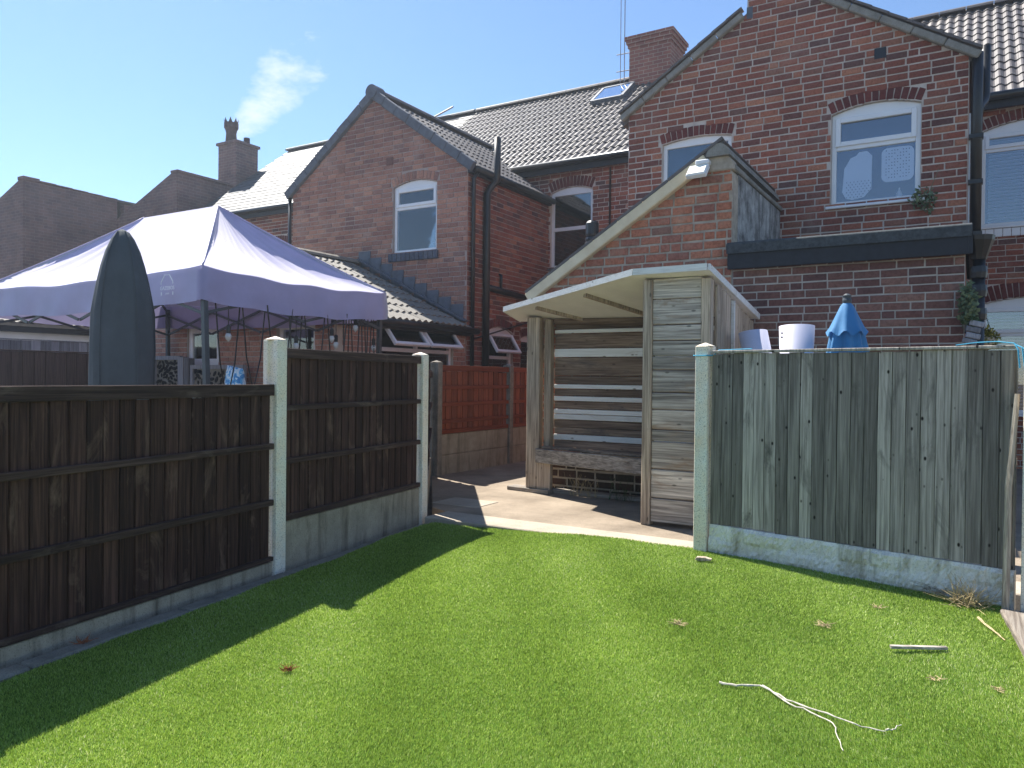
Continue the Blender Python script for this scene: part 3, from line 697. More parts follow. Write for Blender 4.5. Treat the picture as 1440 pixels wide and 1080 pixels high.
# ================================================================== FENCES
def fence(name, label, cat, p0, p1, zb, zt, n, bm_, rm_, rails, gravel=None, group=None, cap_=True, thick=.015, rail_t=.03, rail_front=True, gh=.3, seed=1):
    r_ = random.Random(seed)
    p0, p1 = Vector(p0), Vector(p1); L = (p1 - p0).length; rz = math.atan2(p1.y - p0.y, p1.x - p0.x)
    th = thing(name, label, cat, (p0.x, p0.y, 0), rz, group)
    w = L / n; H = zt - zb
    ms = []
    for k in range(4):
        ww = w * (1.10 + .02 * k); t1, t2 = thick * 1.3, thick * .8; nz = 6; mv = MB()
        vs = []
        bow = [r_.uniform(-.0016, .0016) for _ in range(nz + 1)]
        for q in range(nz + 1):
            zq = H * q / nz; e_ = r_.uniform(-.0008, .0008)
            vs += [(x_ + bow[q], y_, zq) for x_, y_ in ((.003 + e_, -t1), (w - .004 + e_, -t2), (w - .004 + e_, -.003), (w + .016, -.003), (w + .016, -.0005), (.003 + e_, .001))]
        fs = [(0, 1, 2, 3, 4, 5), tuple(nz * 6 + i for i in (5, 4, 3, 2, 1, 0))]
        for q in range(nz):
            for i in range(6): fs.append((q * 6 + i, (q + 1) * 6 + i, (q + 1) * 6 + (i + 1) % 6, q * 6 + (i + 1) % 6))
        mv.add(vs, fs); bm = bmesh.new(); me = bpy.data.meshes.new('board'); me.from_pydata(mv.v, [], mv.f); bm.from_mesh(me); bmesh.ops.recalc_face_normals(bm, faces=bm.faces); bm.to_mesh(me); bm.free()
        me.materials.append(M[bm_]); ms.append(me)
    for i in range(n):
        o = bpy.data.objects.new('board', ms[r_.randrange(4)]); COL.objects.link(o); o.parent = th
        o.location = (i * w, r_.uniform(-.0015, .0015), zb + r_.uniform(-.006, .006)); o.rotation_euler = (0, r_.uniform(-.003, .003), r_.uniform(-.008, .004))
        o.scale = ((w - .002) / (w + .016) if i == n - 1 else 1, 1, 1 + r_.uniform(-.004, .002))
    for (za, zb_) in rails:
        y0, y1 = (-thick * 1.2 - rail_t, -thick * .9) if rail_front else (0.001, .03)
        MB().box(0.004, L - .004, y0, y1, za, zb_).build('rail', rm_, th, bevel=0.004)
    if cap_: MB().box(0, L, -.035, .02, zt + .004, zt + .022).build('capping', rm_, th, bevel=0.003)
    if gravel:
        if gravel == 'gravel_w':
            nx, nzz = 130, 14; z0g, z1g = zb - gh, zb - .004; mv = MB(); joints = []
            rr = random.Random(3)
            for c_ in range(3):
                u = rr.uniform(-.2, 0); js = []
                while u < L: js.append(u); u += rr.uniform(.18, .38)
                joints.append(js)
            for q in range(nzz + 1):
                for i in range(nx + 1):
                    u = L * i / nx; zz = z0g + (z1g - z0g) * q / nzz; c_ = min(2, int(3 * q / (nzz + .01))); fz = (3 * q / nzz) - c_
                    dj = min([abs(u - jj) for jj in joints[c_]] + [9]); e_ = min(1, dj / .03) * min(1, max(0, min(fz, 1 - fz)) / .18)
                    hgt = .006 + .022 * e_ ** .6 * (.6 + .4 * math.sin(u * 9 + c_ * 2)) + (rr.uniform(-.006, .006) if e_ > .3 else rr.uniform(-.002, .002))
                    mv.v.append(Vector((u, -.018 - hgt, zz)))
            mv.f = [(q * (nx + 1) + i, q * (nx + 1) + i + 1, (q + 1) * (nx + 1) + i + 1, (q + 1) * (nx + 1) + i) for q in range(nzz) for i in range(nx)]
            mv.box(0, L, -.018, .02, z0g, z1g)
            mv.build('gravel_board', gravel, th, fixn=False)
        else:
            hs = gh if isinstance(gh, (list, tuple)) else [gh]; z1g = zb - .004
            for h_ in hs:
                MB().box(0, L, -.035, .012, z1g - h_ + .004, z1g).build('gravel_board', gravel, th, bevel=0.006); z1g -= h_
    return th
def post(label, p, rz, zt, mat='post', hx=.05, hy=.062, name='fence_post', group=None, zb=-.12, slot=True, cap_=.028):
    pr = [(-hx, -hy), (hx, -hy), (hx, -.026), (hx - .024, -.02), (hx - .024, .02), (hx, .026), (hx, hy), (-hx, hy), (-hx, .026), (-hx + .024, .02), (-hx + .024, -.02), (-hx, -.026)]
    if not slot: pr = [(-hx, -hy), (hx, -hy), (hx, hy), (-hx, hy)]
    b_ = MB(); b_.prism(pr, zb, zt, axis='z')
    b_.add([(-hx, -hy, zt + .002), (hx, -hy, zt + .002), (hx, hy, zt + .002), (-hx, hy, zt + .002), (0, 0, zt + cap_)], [(0, 1, 4), (1, 2, 4), (2, 3, 4), (3, 0, 4), (3, 2, 1, 0)])
    o = b_.build(name, mat, bevel=0.004, origin=(0, 0, 0)); o.location = (p[0], p[1], 0); o.rotation_euler = (0, 0, rz)
    return tag(o, label, 'fence post', group)
frz = math.atan2(FU.y, FU.x)
q0 = FA + FU * (-1.975); q1 = FA + FU * (-.105)
fence('board_fence', 'low dark brown board fence panel with two rails beside the lawn', 'fence', q0, q1, .10, 1.225, 19, 'w_dark', 'w_dark_r', [(1.222, 1.298), (.86, .90), (.48, .52), (.105, .135)], 'gravel', cap_=True, gh=.17, seed=4)
fence('board_fence', 'taller dark brown board fence panel on a concrete gravel board', 'fence', FA, FA + FU * 1.86, .352, 1.49, 19, 'w_dark', 'w_dark_r', [(1.478, 1.548), (1.115, 1.155), (.745, .785), (.355, .395)], 'gravel', gh=.42, seed=5)
post('slotted concrete post between the low and taller dark brown panels', FA + FU * (-.052), frz, 1.60)
post('concrete post at the patio end of the taller dark brown panel', FA + FU * 1.915, frz, 1.56)
post('concrete post carrying the outer end of the low dark brown panel', FA + FU * (-2.035), frz, 1.34)
# run beyond, along the patio towards the red-brown fence
c0 = FA + FU * 1.98; c1 = Vector((-5.83, 7.74, 0))
fence('board_fence', 'dark brown fence run linking the concrete post to the red-brown panels', 'fence', c0 + Vector((-.03, .05, 0)), c1 + Vector((-.05, -.06, 0)), .34, 1.42, 24, 'w_dark', 'w_dark_r', [(1.35, 1.42), (1.0, 1.04), (.68, .72)], 'gravel', gh=.3, seed=6)
RX = -5.85
post('brown stained concrete post where the red-brown fence meets the dark brown run', (RX, 7.80), R(90), 1.545, 'post_brown')
fence('board_fence', 'wide red-brown board fence panel above two stacked gravel boards', 'fence', (RX, 7.86, 0), (RX, 9.50, 0), .625, 1.435, 13, 'w_red', 'w_red_r', [(1.44, 1.512), (1.20, 1.25), (.98, 1.03), (.76, .81), (.625, .68)], 'gravel_b', gh=[.27, .29], seed=7)
post('brown stained concrete post between the two red-brown panels', (RX, 9.555), R(90), 1.535, 'post_brown')
fence('board_fence', 'red-brown board fence panel half hidden behind the shelter post', 'fence', (RX, 9.61, 0), (RX, 11.44, 0), .625, 1.435, 14, 'w_red', 'w_red_r', [(1.44, 1.512), (1.20, 1.25), (.98, 1.03), (.76, .81), (.625, .68)], 'gravel_b', gh=[.27, .29], seed=8)
post('brown stained concrete post at the far end of the red-brown fence', (RX, 11.50), R(90), 1.535, 'post_brown')
# grey fence at the right
grz = math.atan2(GB.y - GA.y, GB.x - GA.x); GU = (GB - GA).normalized()
fence('board_fence', 'silvered grey feather-edge fence panel on a white rock-faced gravel board', 'fence', GA, GB, .335, 1.545, 23, 'w_grey', 'w_grey', [(1.48, 1.54), (.9, .95), (.4, .45)], 'gravel_w', rail_front=False, gh=.30, seed=9)
post('pale concrete post between the patio and the silvered grey fence', GA - GU * .062, grz, 1.60, hy=.058)
post('pale concrete post by the timber edging, holding the silvered grey fence', GB + GU * .085 + Vector((0, -.03, 0)), grz, 1.56)
MB().tube([(0.165, 4.86, .135), (0.172, 4.90, .8), (0.207, 4.945, 1.30)], [.018, .017, .014], 8).build('wooden_pole', 'w_post')
tag(bpy.data.objects['wooden_pole'], 'thin grey wooden pole leaning beside the rock-faced gravel board', 'pole')
sl = MB(); T = Matrix.Translation((.23, 4.78, .10)) @ Matrix.Rotation(R(6.5), 4, 'Z'); sl.box(-.085, .085, -2.3, .06, -.1, .055, T)
tag(sl.build('timber_edging', 'w_sleeper', bevel=0.008), 'weathered timber edging board lying along the edge of the grass', 'edging')

# ================================================================== SHELTER WITH BENCH
PZ = .098
sh = thing('bench_shelter', 'homemade timber bench shelter with sloping white roof against the outhouse wall', 'shelter', (-3.1, 7.0, PZ))
def zr(x, y): return 2.30 - .2 * (y - 6.12) - .02 * (x + 2.2)
MB().box(-.075, .075, -.075, .075, PZ + .045, zr(-4.17, 7.38) - .06, wallT(-4.17, 7.38, R(12))).build('post', 'w_post', sh, bevel=0.008)
MB().box(-2.45, -2.37, 6.22, 6.32, PZ, zr(-2.4, 6.27) - .06).build('post', 'w_post', sh, bevel=0.006)
MB().box(-1.94, -1.86, 6.22, 6.32, PZ, zr(-1.9, 6.27) - .06).build('post', 'w_post', sh, bevel=0.006)
MB().box(-4.07, -3.99, 7.40, 7.49, PZ, zr(-4, 7.45) - .06).build('post', 'w_post', sh, bevel=0.006)
MB().box(-1.93, -1.87, 7.50, 7.58, PZ, zr(-1.9, 7.55) - .06).build('post', 'w_post', sh, bevel=0.006)
MB().box(-.30, .26, -.09, .07, PZ, PZ + .045, wallT(-4.17, 7.36, R(-6))).build('foot_plank', 'w_plank', sh, bevel=0.006)
zz = [2.225, 2.044, 1.825, 1.691, 1.558, 1.44, 1.247, 1.10, .927, .827, .585, .337, .127]
for i, (t1, t0) in enumerate(zip(zz[:-1], zz[1:])):
    dy = rnd.uniform(0, .006)
    MB().box(-2.368, -1.942, 6.245 - dy, 6.28 - dy, t0 + .004, t1 - .004).build('panel_plank', 'w_plank', sh, bevel=0.005)
# back planks, some painted white
ez = [238, 276, 292, 350, 384, 456, 488, 506, 534, 554, 584, 604, 626, 656, 682, 706, 745]
wh = {1, 3, 6, 8, 10, 11, 14}
for i, (e0, e1) in enumerate(zip(ez[:-1], ez[1:])):
    t1 = 1.36 - (360 + .3704 * e0 - 532.3) * 8.21 / 1070; t0 = 1.36 - (360 + .3704 * e1 - 532.3) * 8.21 / 1070
    dy = .014 if i in wh else rnd.uniform(-.004, .006)
    MB().box(-3.985, -1.95, 7.50 - dy, 7.53 - dy, t0 + .003, t1 - .003).build('back_plank', 'w_white' if i in wh else 'w_back', sh, bevel=0.004)
# seat
MB().bar((-4.10, 7.30, .505), (-2.0, 6.84, .505), .04, .155).build('seat_front', 'w_plank', sh, bevel=0.006)
for k in range(3):
    y0 = .03 + k * .145
    MB().prism([(-4.05, 7.315 + y0 * .2), (-2.0, 6.866 + y0), (-2.0, 6.866 + y0 + .138), (-4.05, 7.315 + y0 * .2 + .025)], .585, .61, axis='z').build('seat_plank', 'w_back', sh, bevel=0.003)
MB().box(-4.09, -3.93, 7.30, 7.36, PZ, .50).build('seat_leg', 'w_post', sh, bevel=0.005)
MB().box(-2.36, -2.28, 6.98, 7.05, PZ, .50).build('seat_leg', 'w_post', sh, bevel=0.005)
MB().box(-4.02, -2.0, 7.36, 7.47, PZ, PZ + .045).build('base_plank', 'w_plank', sh, bevel=0.005)
for k in range(7):      # short slats on the left side
    MB().bar((-4.14, 7.44, .72 + k * .165), (-4.10, 7.58, .72 + k * .165), .012, .035).build('side_slat', 'w_back', sh)
for k in range(9):      # boards on the right side
    MB().box(-1.858, -1.835, 6.33 + k * .137, 6.33 + k * .137 + .130, PZ + .01, zr(-1.85, 6.4 + k * .137) - .08).build('side_board', 'w_post', sh, bevel=0.003)
MB().box(-1.833, -1.805, 6.75, 6.78, 1.2, 2.06).build('side_batten', 'w_white', sh)
# roof: white sheet, grey felt on top, white edge boards, battens below
RP = [(-4.44, 7.16), (-2.51, 6.15), (-1.853, 6.10), (-1.80, 7.58), (-4.47, 7.58)]
def slab(name, pts, d0, d1, mat, parent):
    n = len(pts); b_ = MB()
    b_.add([(x_, y_, zr(x_, y_) + d0) for x_, y_ in pts] + [(x_, y_, zr(x_, y_) + d1) for x_, y_ in pts],
           [list(range(n))[::-1], list(range(n, 2 * n))] + [(i, (i + 1) % n, n + (i + 1) % n, n + i) for i in range(n)])
    return b_.build(name, mat, parent)
rf = slab('roof', RP, -.045, -.022, 'roofwhite', sh)
slab('felt', RP, -.019, .002, 'felt', rf)
for i in range(5):
    a_, b_ = RP[i], RP[(i + 1) % 5]
    if i == 3: continue
    dd = (Vector((*b_, 0)) - Vector((*a_, 0))).normalized(); nn = Vector((dd.y, -dd.x, 0)) * .012
    MB().bar((a_[0] + nn.x, a_[1] + nn.y, zr(*a_) - .022), (b_[0] + nn.x, b_[1] + nn.y, zr(*b_) - .022), .018, .055).build('edge_board', 'w_white', rf)
for (xf, yf, xb_, yb_) in ((-3.95, 7.0, -3.62, 7.5), (-3.20, 6.62, -2.75, 7.5), (-2.45, 6.32, -2.45, 7.5)):
    MB().bar((xf, yf, zr(xf, yf) - .06), (xb_, yb_, zr(xb_, yb_) - .06), .045, .034).build('batten', 'w_post', rf)
MB().bar((-3.98, 7.47, zr(-4, 7.47) - .08), (-1.9, 7.47, zr(-1.9, 7.47) - .08), .04, .06).build('wall_plate', 'w_back', rf)

# ================================================================== HOUSES
def slab3(name, q, t_, mat, parent):
    """four corners of a roof slope, thickened downwards"""
    q = [Vector(p) for p in q]; n = (q[1] - q[0]).cross(q[3] - q[0]).normalized()
    if n.z < 0: n = -n
    b_ = MB(); b_.add(q + [p - n * t_ for p in q], [(0, 1, 2, 3), (7, 6, 5, 4), (0, 4, 5, 1), (1, 5, 6, 2), (2, 6, 7, 3), (3, 7, 4, 0)])
    return b_.build(name, mat, parent)

# ---- flat-roofed extension
YE = 7.65
ex = thing('brick_extension', 'dark brown brick extension with flat felt roof and black fascia', 'extension', (-1.07, YE, 0))
brick_wall(ex, wallT(0, YE), 0, lambda z_: (-2.07, -.07), (0.05, 2.50), [], .075, .225, .011, 'brick_dark', 'mortar_dark', cap(300), vis=lambda u, z_: 1 if z_ > 1.35 else 0, thick=.2, seed=11)
MB().box(-.27, -.071, YE + .2, 9.84, 0.05, 2.5).build('side_wall', 'far_brick2', ex)
fr_ = MB().box(-2.10, -.02, YE - .055, 9.84, 2.505, 2.66).build('flat_roof', 'felt', ex)
MB().box(-2.10, -.045, YE - .085, YE - .058, 2.455, 2.655).build('fascia', 'blackpaint', ex, bevel=0.004)
MB().prism([(YE - .105, 2.60), (YE - .10, 2.705), (YE - .06, 2.725), (YE + .06, 2.70), (YE + .06, 2.662), (YE - .09, 2.662)], -2.11, -.02, axis='x').build('drip_edge', 'felt', ex, bevel=0.006)
MB().box(-.045, -.015, YE - .08, 9.84, 2.46, 2.66).build('side_fascia', 'blackpaint', ex)

# ---- outhouse with half gable
oh = thing('outhouse', 'orange-red brick outhouse with one steep roof slope and cream verge', 'outhouse', (-3.1, YE, 0))
def ol_out(z_):
    u0 = -4.27 if z_ < 2.31 else -4.27 + (z_ - 2.31) / .633
    u1 = -2.078 if z_ < 3.46 else -2.078 - (z_ - 3.46) * .9
    return (min(u0, u1 - .01), u1)
brick_wall(oh, wallT(0, YE), 0, ol_out, (0.05, 3.58), [], .094, .232, .018, 'brick_out', 'mortar_out', cap(300), vis=lambda u, z_: 1 if z_ > 2.0 else .2, thick=.2, irregular=.6, seed=12, low=(.55, 'brick_low_dark'))
MB().box(-2.27, -2.08, YE + .2, 9.84, 2.3, 3.46).build('party_wall', 'stain_wall', oh)
for k in range(5):
    MB().box(-2.30, -2.055, YE + .02 + k * .44, YE + .02 + k * .44 + .43, 3.465, 3.515 + rnd.uniform(0, .01)).build('coping', 'stonecap', oh, bevel=0.01)
MB().bar((-4.40, YE - .04, 2.275), (-2.33, YE - .04, 3.585), .09, .115, up=(-.53, 0, .85)).build('verge', 'cream', oh, bevel=0.01)
slab3('roof', [(-4.42, YE - .06, 2.33), (-2.16, YE - .06, 3.765), (-2.16, 9.84, 3.765), (-4.42, 9.84, 2.33)], .035, 'tile', oh)
for k in range(8):
    a_ = Vector((-4.42, YE - .06, 2.345)) + Vector((2.26, 0, 1.435)) * (k / 8); b__ = a_ + Vector((2.26, 0, 1.435)) * (1.03 / 8) + Vector((-.012, 0, -.012))
    MB().bar(a_, b__, .05, .028, up=(-.53, 0, .85)).build('verge_tile', 'tile', oh)
rt = MB()
pr_ = [(-2.21 + .12 * math.cos(R(t_)), 3.60 + .125 * math.sin(R(t_))) for t_ in range(0, 181, 20)]
rt.prism(pr_, YE - .08, 9.84); rt.build('ridge_tile', 'stonecap', oh)
MB().prism([(-2.40, 3.46), (-2.06, 3.46), (-2.07, 3.55), (-2.14, 3.62), (-2.30, 3.64)], YE - .03, YE + .1).build('ridge_mortar', 'mortar_out', oh, bevel=0.012)
# flue on the outhouse roof
fl = thing('boiler_flue', 'black ribbed boiler flue terminal on the outhouse roof', 'flue', (-4.21, 8.9, 2.46))
MB().lathe([(.065, 0), (.065, .62)], 14, Matrix.Translation((-4.21, 8.9, 2.40))).build('pipe', 'black', fl, smooth=False)
for k in range(3): MB().lathe([(.085, 0), (.11 - .01 * k, .02), (.085, .05)], 14, Matrix.Translation((-4.21, 8.9, 3.0 + k * .06))).build('rib', 'black', fl)
MB().lathe([(.075, 0), (.085, .03), (.085, .17), (.06, .2)], 14, Matrix.Translation((-4.21, 8.9, 3.18))).build('terminal', 'black', fl)
# floodlight
lt = thing('floodlight', 'white security floodlight fixed at the top of the outhouse gable', 'floodlight', (-2.40, YE - .1, 3.4))
T = Matrix.Translation((-2.40, YE - .115, 3.455)) @ Matrix.Rotation(R(-6), 4, 'Z') @ Matrix.Rotation(R(-38), 4, 'X')
MB().box(-.105, .105, -.03, .025, -.075, .075, T).build('housing', 'upvc', lt, bevel=0.008)
MB().box(-.092, .092, -.036, -.0305, -.062, .062, T).build('lens', 'lamp', lt)
MB().box(-.07, .07, -.115, -.005, 3.525, 3.575, Matrix.Translation((-2.36, YE, 0))).build('sensor_box', 'upvc', lt, bevel=0.01)
MB().bar((-2.40, YE - .09, 3.47), (-2.37, YE - .02, 3.54), .03, .03).build('arm', 'black', lt)

# ---- right-hand house wing
YR = 9.85
hr = thing('brick_house', 'dark red brick house wing with gable chimney and two white windows', 'house', (-2.1, YR, 0))
def ol_r(z_):
    if z_ < 4.99: return (-4.12, -.08)
    hw = (6.27 - z_) / .634
    if hw < .43: return (-2.52, -1.67)
    return (-2.10 - hw, -2.10 + hw)
w1 = dict(u0=-1.50, u1=-.545, z0=3.46, z1=4.56, rise=.085, ring=.15)
w2 = dict(u0=-3.63, u1=-2.70, z0=3.3, z1=4.52, rise=.05, ring=.145)
brick_wall(hr, wallT(0, YR), 0, ol_r, (0.05, 7.2), [w1, w2], .084, .23, .0145, 'brick', 'mortar', cap(300), vis=lambda u, z_: 1 if (z_ > 3.0 or (u > -2)) and z_ > 2.6 and z_ < 6.35 else 0, seed=13)
T = wallT(0, YR)
fr1 = window(hr, T, -1.50, -.545, 3.46, 4.56, .085, 4.16, glass='glass_sky', back='sky_backing', back_y=.5)
# perforated mats stuck inside the glass
def mat_sheet(pts, u, z_, parent, holes=None):
    b_ = MB(); b_.prism([(u + p[0], z_ + p[1]) for p in pts], .074, .080, T); b_.build('bath_mat', 'mat', parent)
    if holes:
        hb = MB()
        for (hx, hz) in holes: hb.lathe([(.006, 0), (.006, .004)], 6, T @ Matrix.Translation((u + hx, .0735, z_ + hz)) @ Matrix.Rotation(R(90), 4, 'X'))
        hb.build('mat_holes', 'sky_backing', parent)['kind'] = 'stuff'
def rr_poly(w, h, r_, n=5):
    out = []
    for (cx, cz, a0) in ((w - r_, h - r_, 0), (r_, h - r_, 90), (r_, r_, 180), (w - r_, r_, 270)):
        out += [(cx + r_ * math.cos(R(a0 + 90 * k / n)), cz + r_ * math.sin(R(a0 + 90 * k / n))) for k in range(n + 1)]
    return out
m1 = [(.11, 0), (.24, .02), (.32, .11), (.325, .5), (.27, .565), (.18, .56), (.15, .52), (.09, .50), (.02, .38), (.0, .10), (.04, .02)]
mat_sheet(m1, -1.38, 3.535, fr1, [(.05 + .04 * i + .02 * (j % 2), .03 + .03 * j) for i in range(7) for j in range(7) if .04 < .05 + .04 * i < .30 and not (j < 2 and i > 4)])
mat_sheet(rr_poly(.34, .40, .07), -.955, 3.70, fr1, [(.05 + .03 * i, .05 + .035 * j) for i in range(9) for j in range(10) if (i * 3 + j * 5) % 4])
MB().lathe([(.03, 0), (.035, .03), (.03, .06), (.012, .09), (.008, .12)], 10, T @ Matrix.Translation((-.77, .16, 3.52))).build('bottle', 'upvc', fr1)
fr2 = window(hr, T, -3.63, -2.70, 3.3, 4.52, .05, None, glass='glass', back='sky_backing', sill=None, back_y=.25)
vb = MB().box(-1.04, -.915, -.012, .02, 5.135, 5.26, T).build('air_vent', 'black', hr)
# side and rear walls, roof
MB().box(-4.119, -3.98, YR + .14, 13.44, 0.05, 4.99).build('side_wall', 'far_brick2', hr)
MB().box(-.22, -.081, YR + .14, 13.44, 0.05, 4.99).build('side_wall', 'far_brick2', hr)
slab3('roof', [(-4.25, YR + .02, 4.93), (-2.1, YR + .02, 6.32), (-2.1, 15.2, 6.32), (-4.25, 15.2, 4.93)], .07, 'tile', hr)
slab3('roof', [(.05, YR + .02, 4.93), (-2.1, YR + .02, 6.32), (-2.1, 15.2, 6.32), (.05, 15.2, 4.93)], .07, 'tile', hr)
for sx in (-1, 1):
    e = Vector((-2.1 + sx * 2.12, YR - .035, 4.955)); tp = Vector((-2.1 + sx * .46, YR - .035, 4.955 + 1.66 * .634))
    n = 5
    for k in range(n):
        a_ = e.lerp(tp, k / n); b__ = e.lerp(tp, (k + .985) / n)
        MB().bar(a_, b__, .075, .085, up=(-sx * -.535, 0, .845)).build('verge_coping', 'stonecap', hr, bevel=0.012)
    for k in range(9):
        a_ = e.lerp(tp, k / 9) + Vector((sx * .02, .0, .075)); b__ = e.lerp(tp, (k + 1.06) / 9) + Vector((sx * .02, .0, .066))
        MB().bar(a_, b__, .11, .026, up=(sx * .535, 0, .845)).build('verge_tile', 'tile', hr)
MB().box(-2.52, -1.67, YR + .141, YR + .75, 5.6, 7.2).build('chimney', 'far_brick2', hr)
MB().box(-2.525, -2.45, YR - .012, YR - .009, 5.95, 6.1).build('lead_flashing', 'lead', hr)
# pipes at the right corner
T9 = None
MB().tube([(.0, YR + .0, 2.75), (.0, YR + .0, 4.6), (.0, YR + .0, 5.0)], .055, 12).build('downpipe', 'black', hr, smooth=True)
MB().tube([(.075, YR + .25, 5.15), (.075, YR + .25, 4.60), (.065, YR + .22, 4.52), (.02, YR + .06, 4.42), (.01, YR + .03, 4.32)], .05, 12).build('soil_vent', 'black', hr, smooth=True)
MB().box(-.075, -.058, YR + .02, YR + .04, 2.75, 4.35).build('white_strip', 'upvc', hr)
for zc_ in (2.98, 3.55, 4.05): MB().box(-.075, .065, YR - .06, YR + .06, zc_, zc_ + .045).build('pipe_clip', 'black', hr)
MB().lathe([(.06, 0), (.065, .02), (.115, .16), (.12, .2)], 10, Matrix.Translation((.03, YR - 2.15, 2.42))).build('hopper', 'black', hr)
MB().tube([(.03, YR - 2.15, .1), (.03, YR - 2.15, 2.44)], .05, 12).build('downpipe', 'black', hr, smooth=True)
for zc_ in (2.0, 2.2, 2.36): MB().lathe([(.062, 0), (.068, .05), (.062, .1)], 10, Matrix.Translation((.03, YR - 2.15, zc_ - .1))).build('pipe_collar', 'black', hr)

# ---- middle house wing
YM = 10.59; XM = -7.33
hm = thing('brick_house', 'hazy red brick house wing with blue-grey verge tiles and plain gable', 'house', (-9.4, YM, 0))
def ol_m(z_):
    if z_ < 4.95: return (-11.5, XM)
    hw = max(.02, (6.46 - z_) / .722); return (-9.415 - hw, -9.415 + hw)
wm = dict(u0=-8.95, u1=-7.97, z0=3.56, z1=4.74, rise=.09, ring=.16)
bud = cap(300)
brick_wall(hm, wallT(0, YM), 0, ol_m, (0.05, 6.44), [wm], .084, .23, .012, 'brick_mid', 'mortar_mid', bud, vis=lambda u, z_: 1 if z_ > 3.4 and (u > -9.7 or z_ > 5.0) else 0, arch_mat='brick_mid', seed=14)
T = wallT(0, YM)
frm = window(hm, T, -8.95, -7.97, 3.56, 4.74, .09, 4.36, glass='glass', back='room', sill=None)
for k in range(11): MB().box(-9.02 + k * .1005, -9.02 + k * .1005 + .092, -.05, .045, 3.41, 3.55, T).build('sill_brick', 'blue_brick', frm, bevel=0.006)
MB().box(-8.90, -8.72, .16, .2, 3.62, 4.3, T).build('curtain', 'curtain', frm)
for k, (u, r_) in enumerate(((-8.6, .07), (-8.42, .05), (-8.28, .045))): MB().lathe([(r_ * .6, 0), (r_, .03), (r_ * .9, .08), (r_ * .2, .12)], 10, T @ Matrix.Translation((u, .16, 3.615))).build('ornament', 'lamp', frm)
for (u, z_) in ((-10.2, 5.24), (-9.03, 5.23)): MB().box(u - .075, u + .075, -.014, .02, z_ - .07, z_ + .07, T).build('air_brick', 'brick_dark', hm)
TX = wallT(XM, 0, R(90))
wa = dict(u0=11.22, u1=12.12, z0=1.0, z1=2.17, rise=.10, ring=.16); wb = dict(u0=12.40, u1=12.95, z0=0.4, z1=2.1, rise=.06, ring=.16)
brick_wall(hm, TX, R(90), lambda z_: (YM + .005, 13.44), (0.05, 4.93), [wa, wb], .084, .23, .012, 'brick', 'mortar_mid', cap(300), vis=lambda u, z_: 1 if z_ > 1.6 else 0, seed=15)
fa = window(hm, TX, 11.22, 12.12, 1.0, 2.17, .10, 1.72, open_top=True, back='room')
open_sash(fa, TX, 11.26, 12.08, 2.13, .40, R(32))
window(hm, TX, 12.40, 12.95, 0.4, 2.1, .06, None, back='room')
MB().box(-11.499, -11.36, YM + .14, 13.44, 0.05, 4.95).build('side_wall', 'far_brick2', hm)
apx = Vector((-9.415, YM, 6.50))
ln_ = 15.0
rfm = slab3('roof', [(XM + .12, YM + .0, 4.90), (-9.415, YM, 6.49), (-9.415, ln_, 6.49), (XM + .12, ln_, 4.90)], .06, 'tile', hm)
slab3('roof', [(-11.62, YM, 4.90), (-9.415, YM, 6.49), (-9.415, ln_, 6.49), (-11.62, ln_, 4.90)], .06, 'tile', hm)
upm = Vector((-9.415 - (XM + .12), 0, 1.59)).normalized()
MR = lambda p: p.y < 13.35 + max(0, (p.z - 5.62)) / .77
tile_roof(rfm, (XM + .16, YM + .06, 4.89), (0, 1, 0), upm, 14, 8, .30, .345, TILE, 'tile', cap(120), keep=MR)
for sx in (-1, 1):
    e = Vector((-9.415 + sx * 2.22, YM - .03, 4.885)); tp = Vector((-9.415, YM - .03, 6.50)); n = 8
    for k in range(n):
        a_ = e.lerp(tp, k / n) + Vector((0, 0, .012 if k % 2 else 0)); b__ = e.lerp(tp, (k + 1.0) / n)
        MB().bar(a_, b__, .10, .17, up=(sx * .58, 0, .81)).build('verge_tile', 'verge', hm, bevel=0.012)
MB().lathe([(.13, 0), (.13, .25)], 14, Matrix.Translation((-9.415, YM - .1, 6.53)) @ Matrix.Rotation(R(-90), 4, 'X')).build('ridge_cap', 'verge', hm)
for k in range(9): MB().prism([(-9.415 + .13 * math.cos(R(t_)), 6.52 + .10 * math.sin(R(t_))) for t_ in range(0, 181, 30)], YM + .16 + k * .45, YM + .16 + k * .45 + .44).build('ridge_tile', 'tile', hm)
MB().tube([(XM + .15, YM + .02, 4.87), (XM + .15, 13.40, 4.87)], .055, 10).build('gutter', 'black', hm, smooth=True)
MB().box(XM + .02, XM + .09, YM - .02, 13.42, 4.80, 4.93).build('fascia', 'blackpaint', hm)
MB().tube([(XM + .06, YM + .10, 1.0), (XM + .06, YM + .10, 4.72), (XM + .13, YM + .14, 4.85)], .036, 10).build('downpipe', 'black', hm, smooth=True)
MB().tube([(XM + .07, YM + .50, .1), (XM + .07, YM + .50, 4.55), (XM + .10, YM + .56, 4.66), (XM + .22, YM + .58, 4.78), (XM + .22, YM + .58, 5.52)], .062, 12).build('soil_pipe', 'black', hm, smooth=True)
MB().tube([(XM + .07, YM + .50, 2.93), (XM + .07, 12.45, 2.87)], .055, 10).build('waste_pipe', 'black', hm, smooth=True)
MB().tube([(XM + .05, YM + 1.02, 2.9), (XM + .05, YM + 1.02, 3.2), (XM - .02, YM + 1.02, 3.22)], .025, 8).build('waste_pipe', 'black', hm, smooth=True)
MB().tube([(XM + .04, YM + .2, 2.02), (XM + .05, 12.6, 2.42), (XM + .05, 13.4, 2.6)], .014, 6).build('cable', 'black', hm)
MB().tube([(-11.55, YM - .03, 2.0), (-11.55, YM - .03, 4.85)], .036, 10).build('downpipe', 'black', hm, smooth=True)

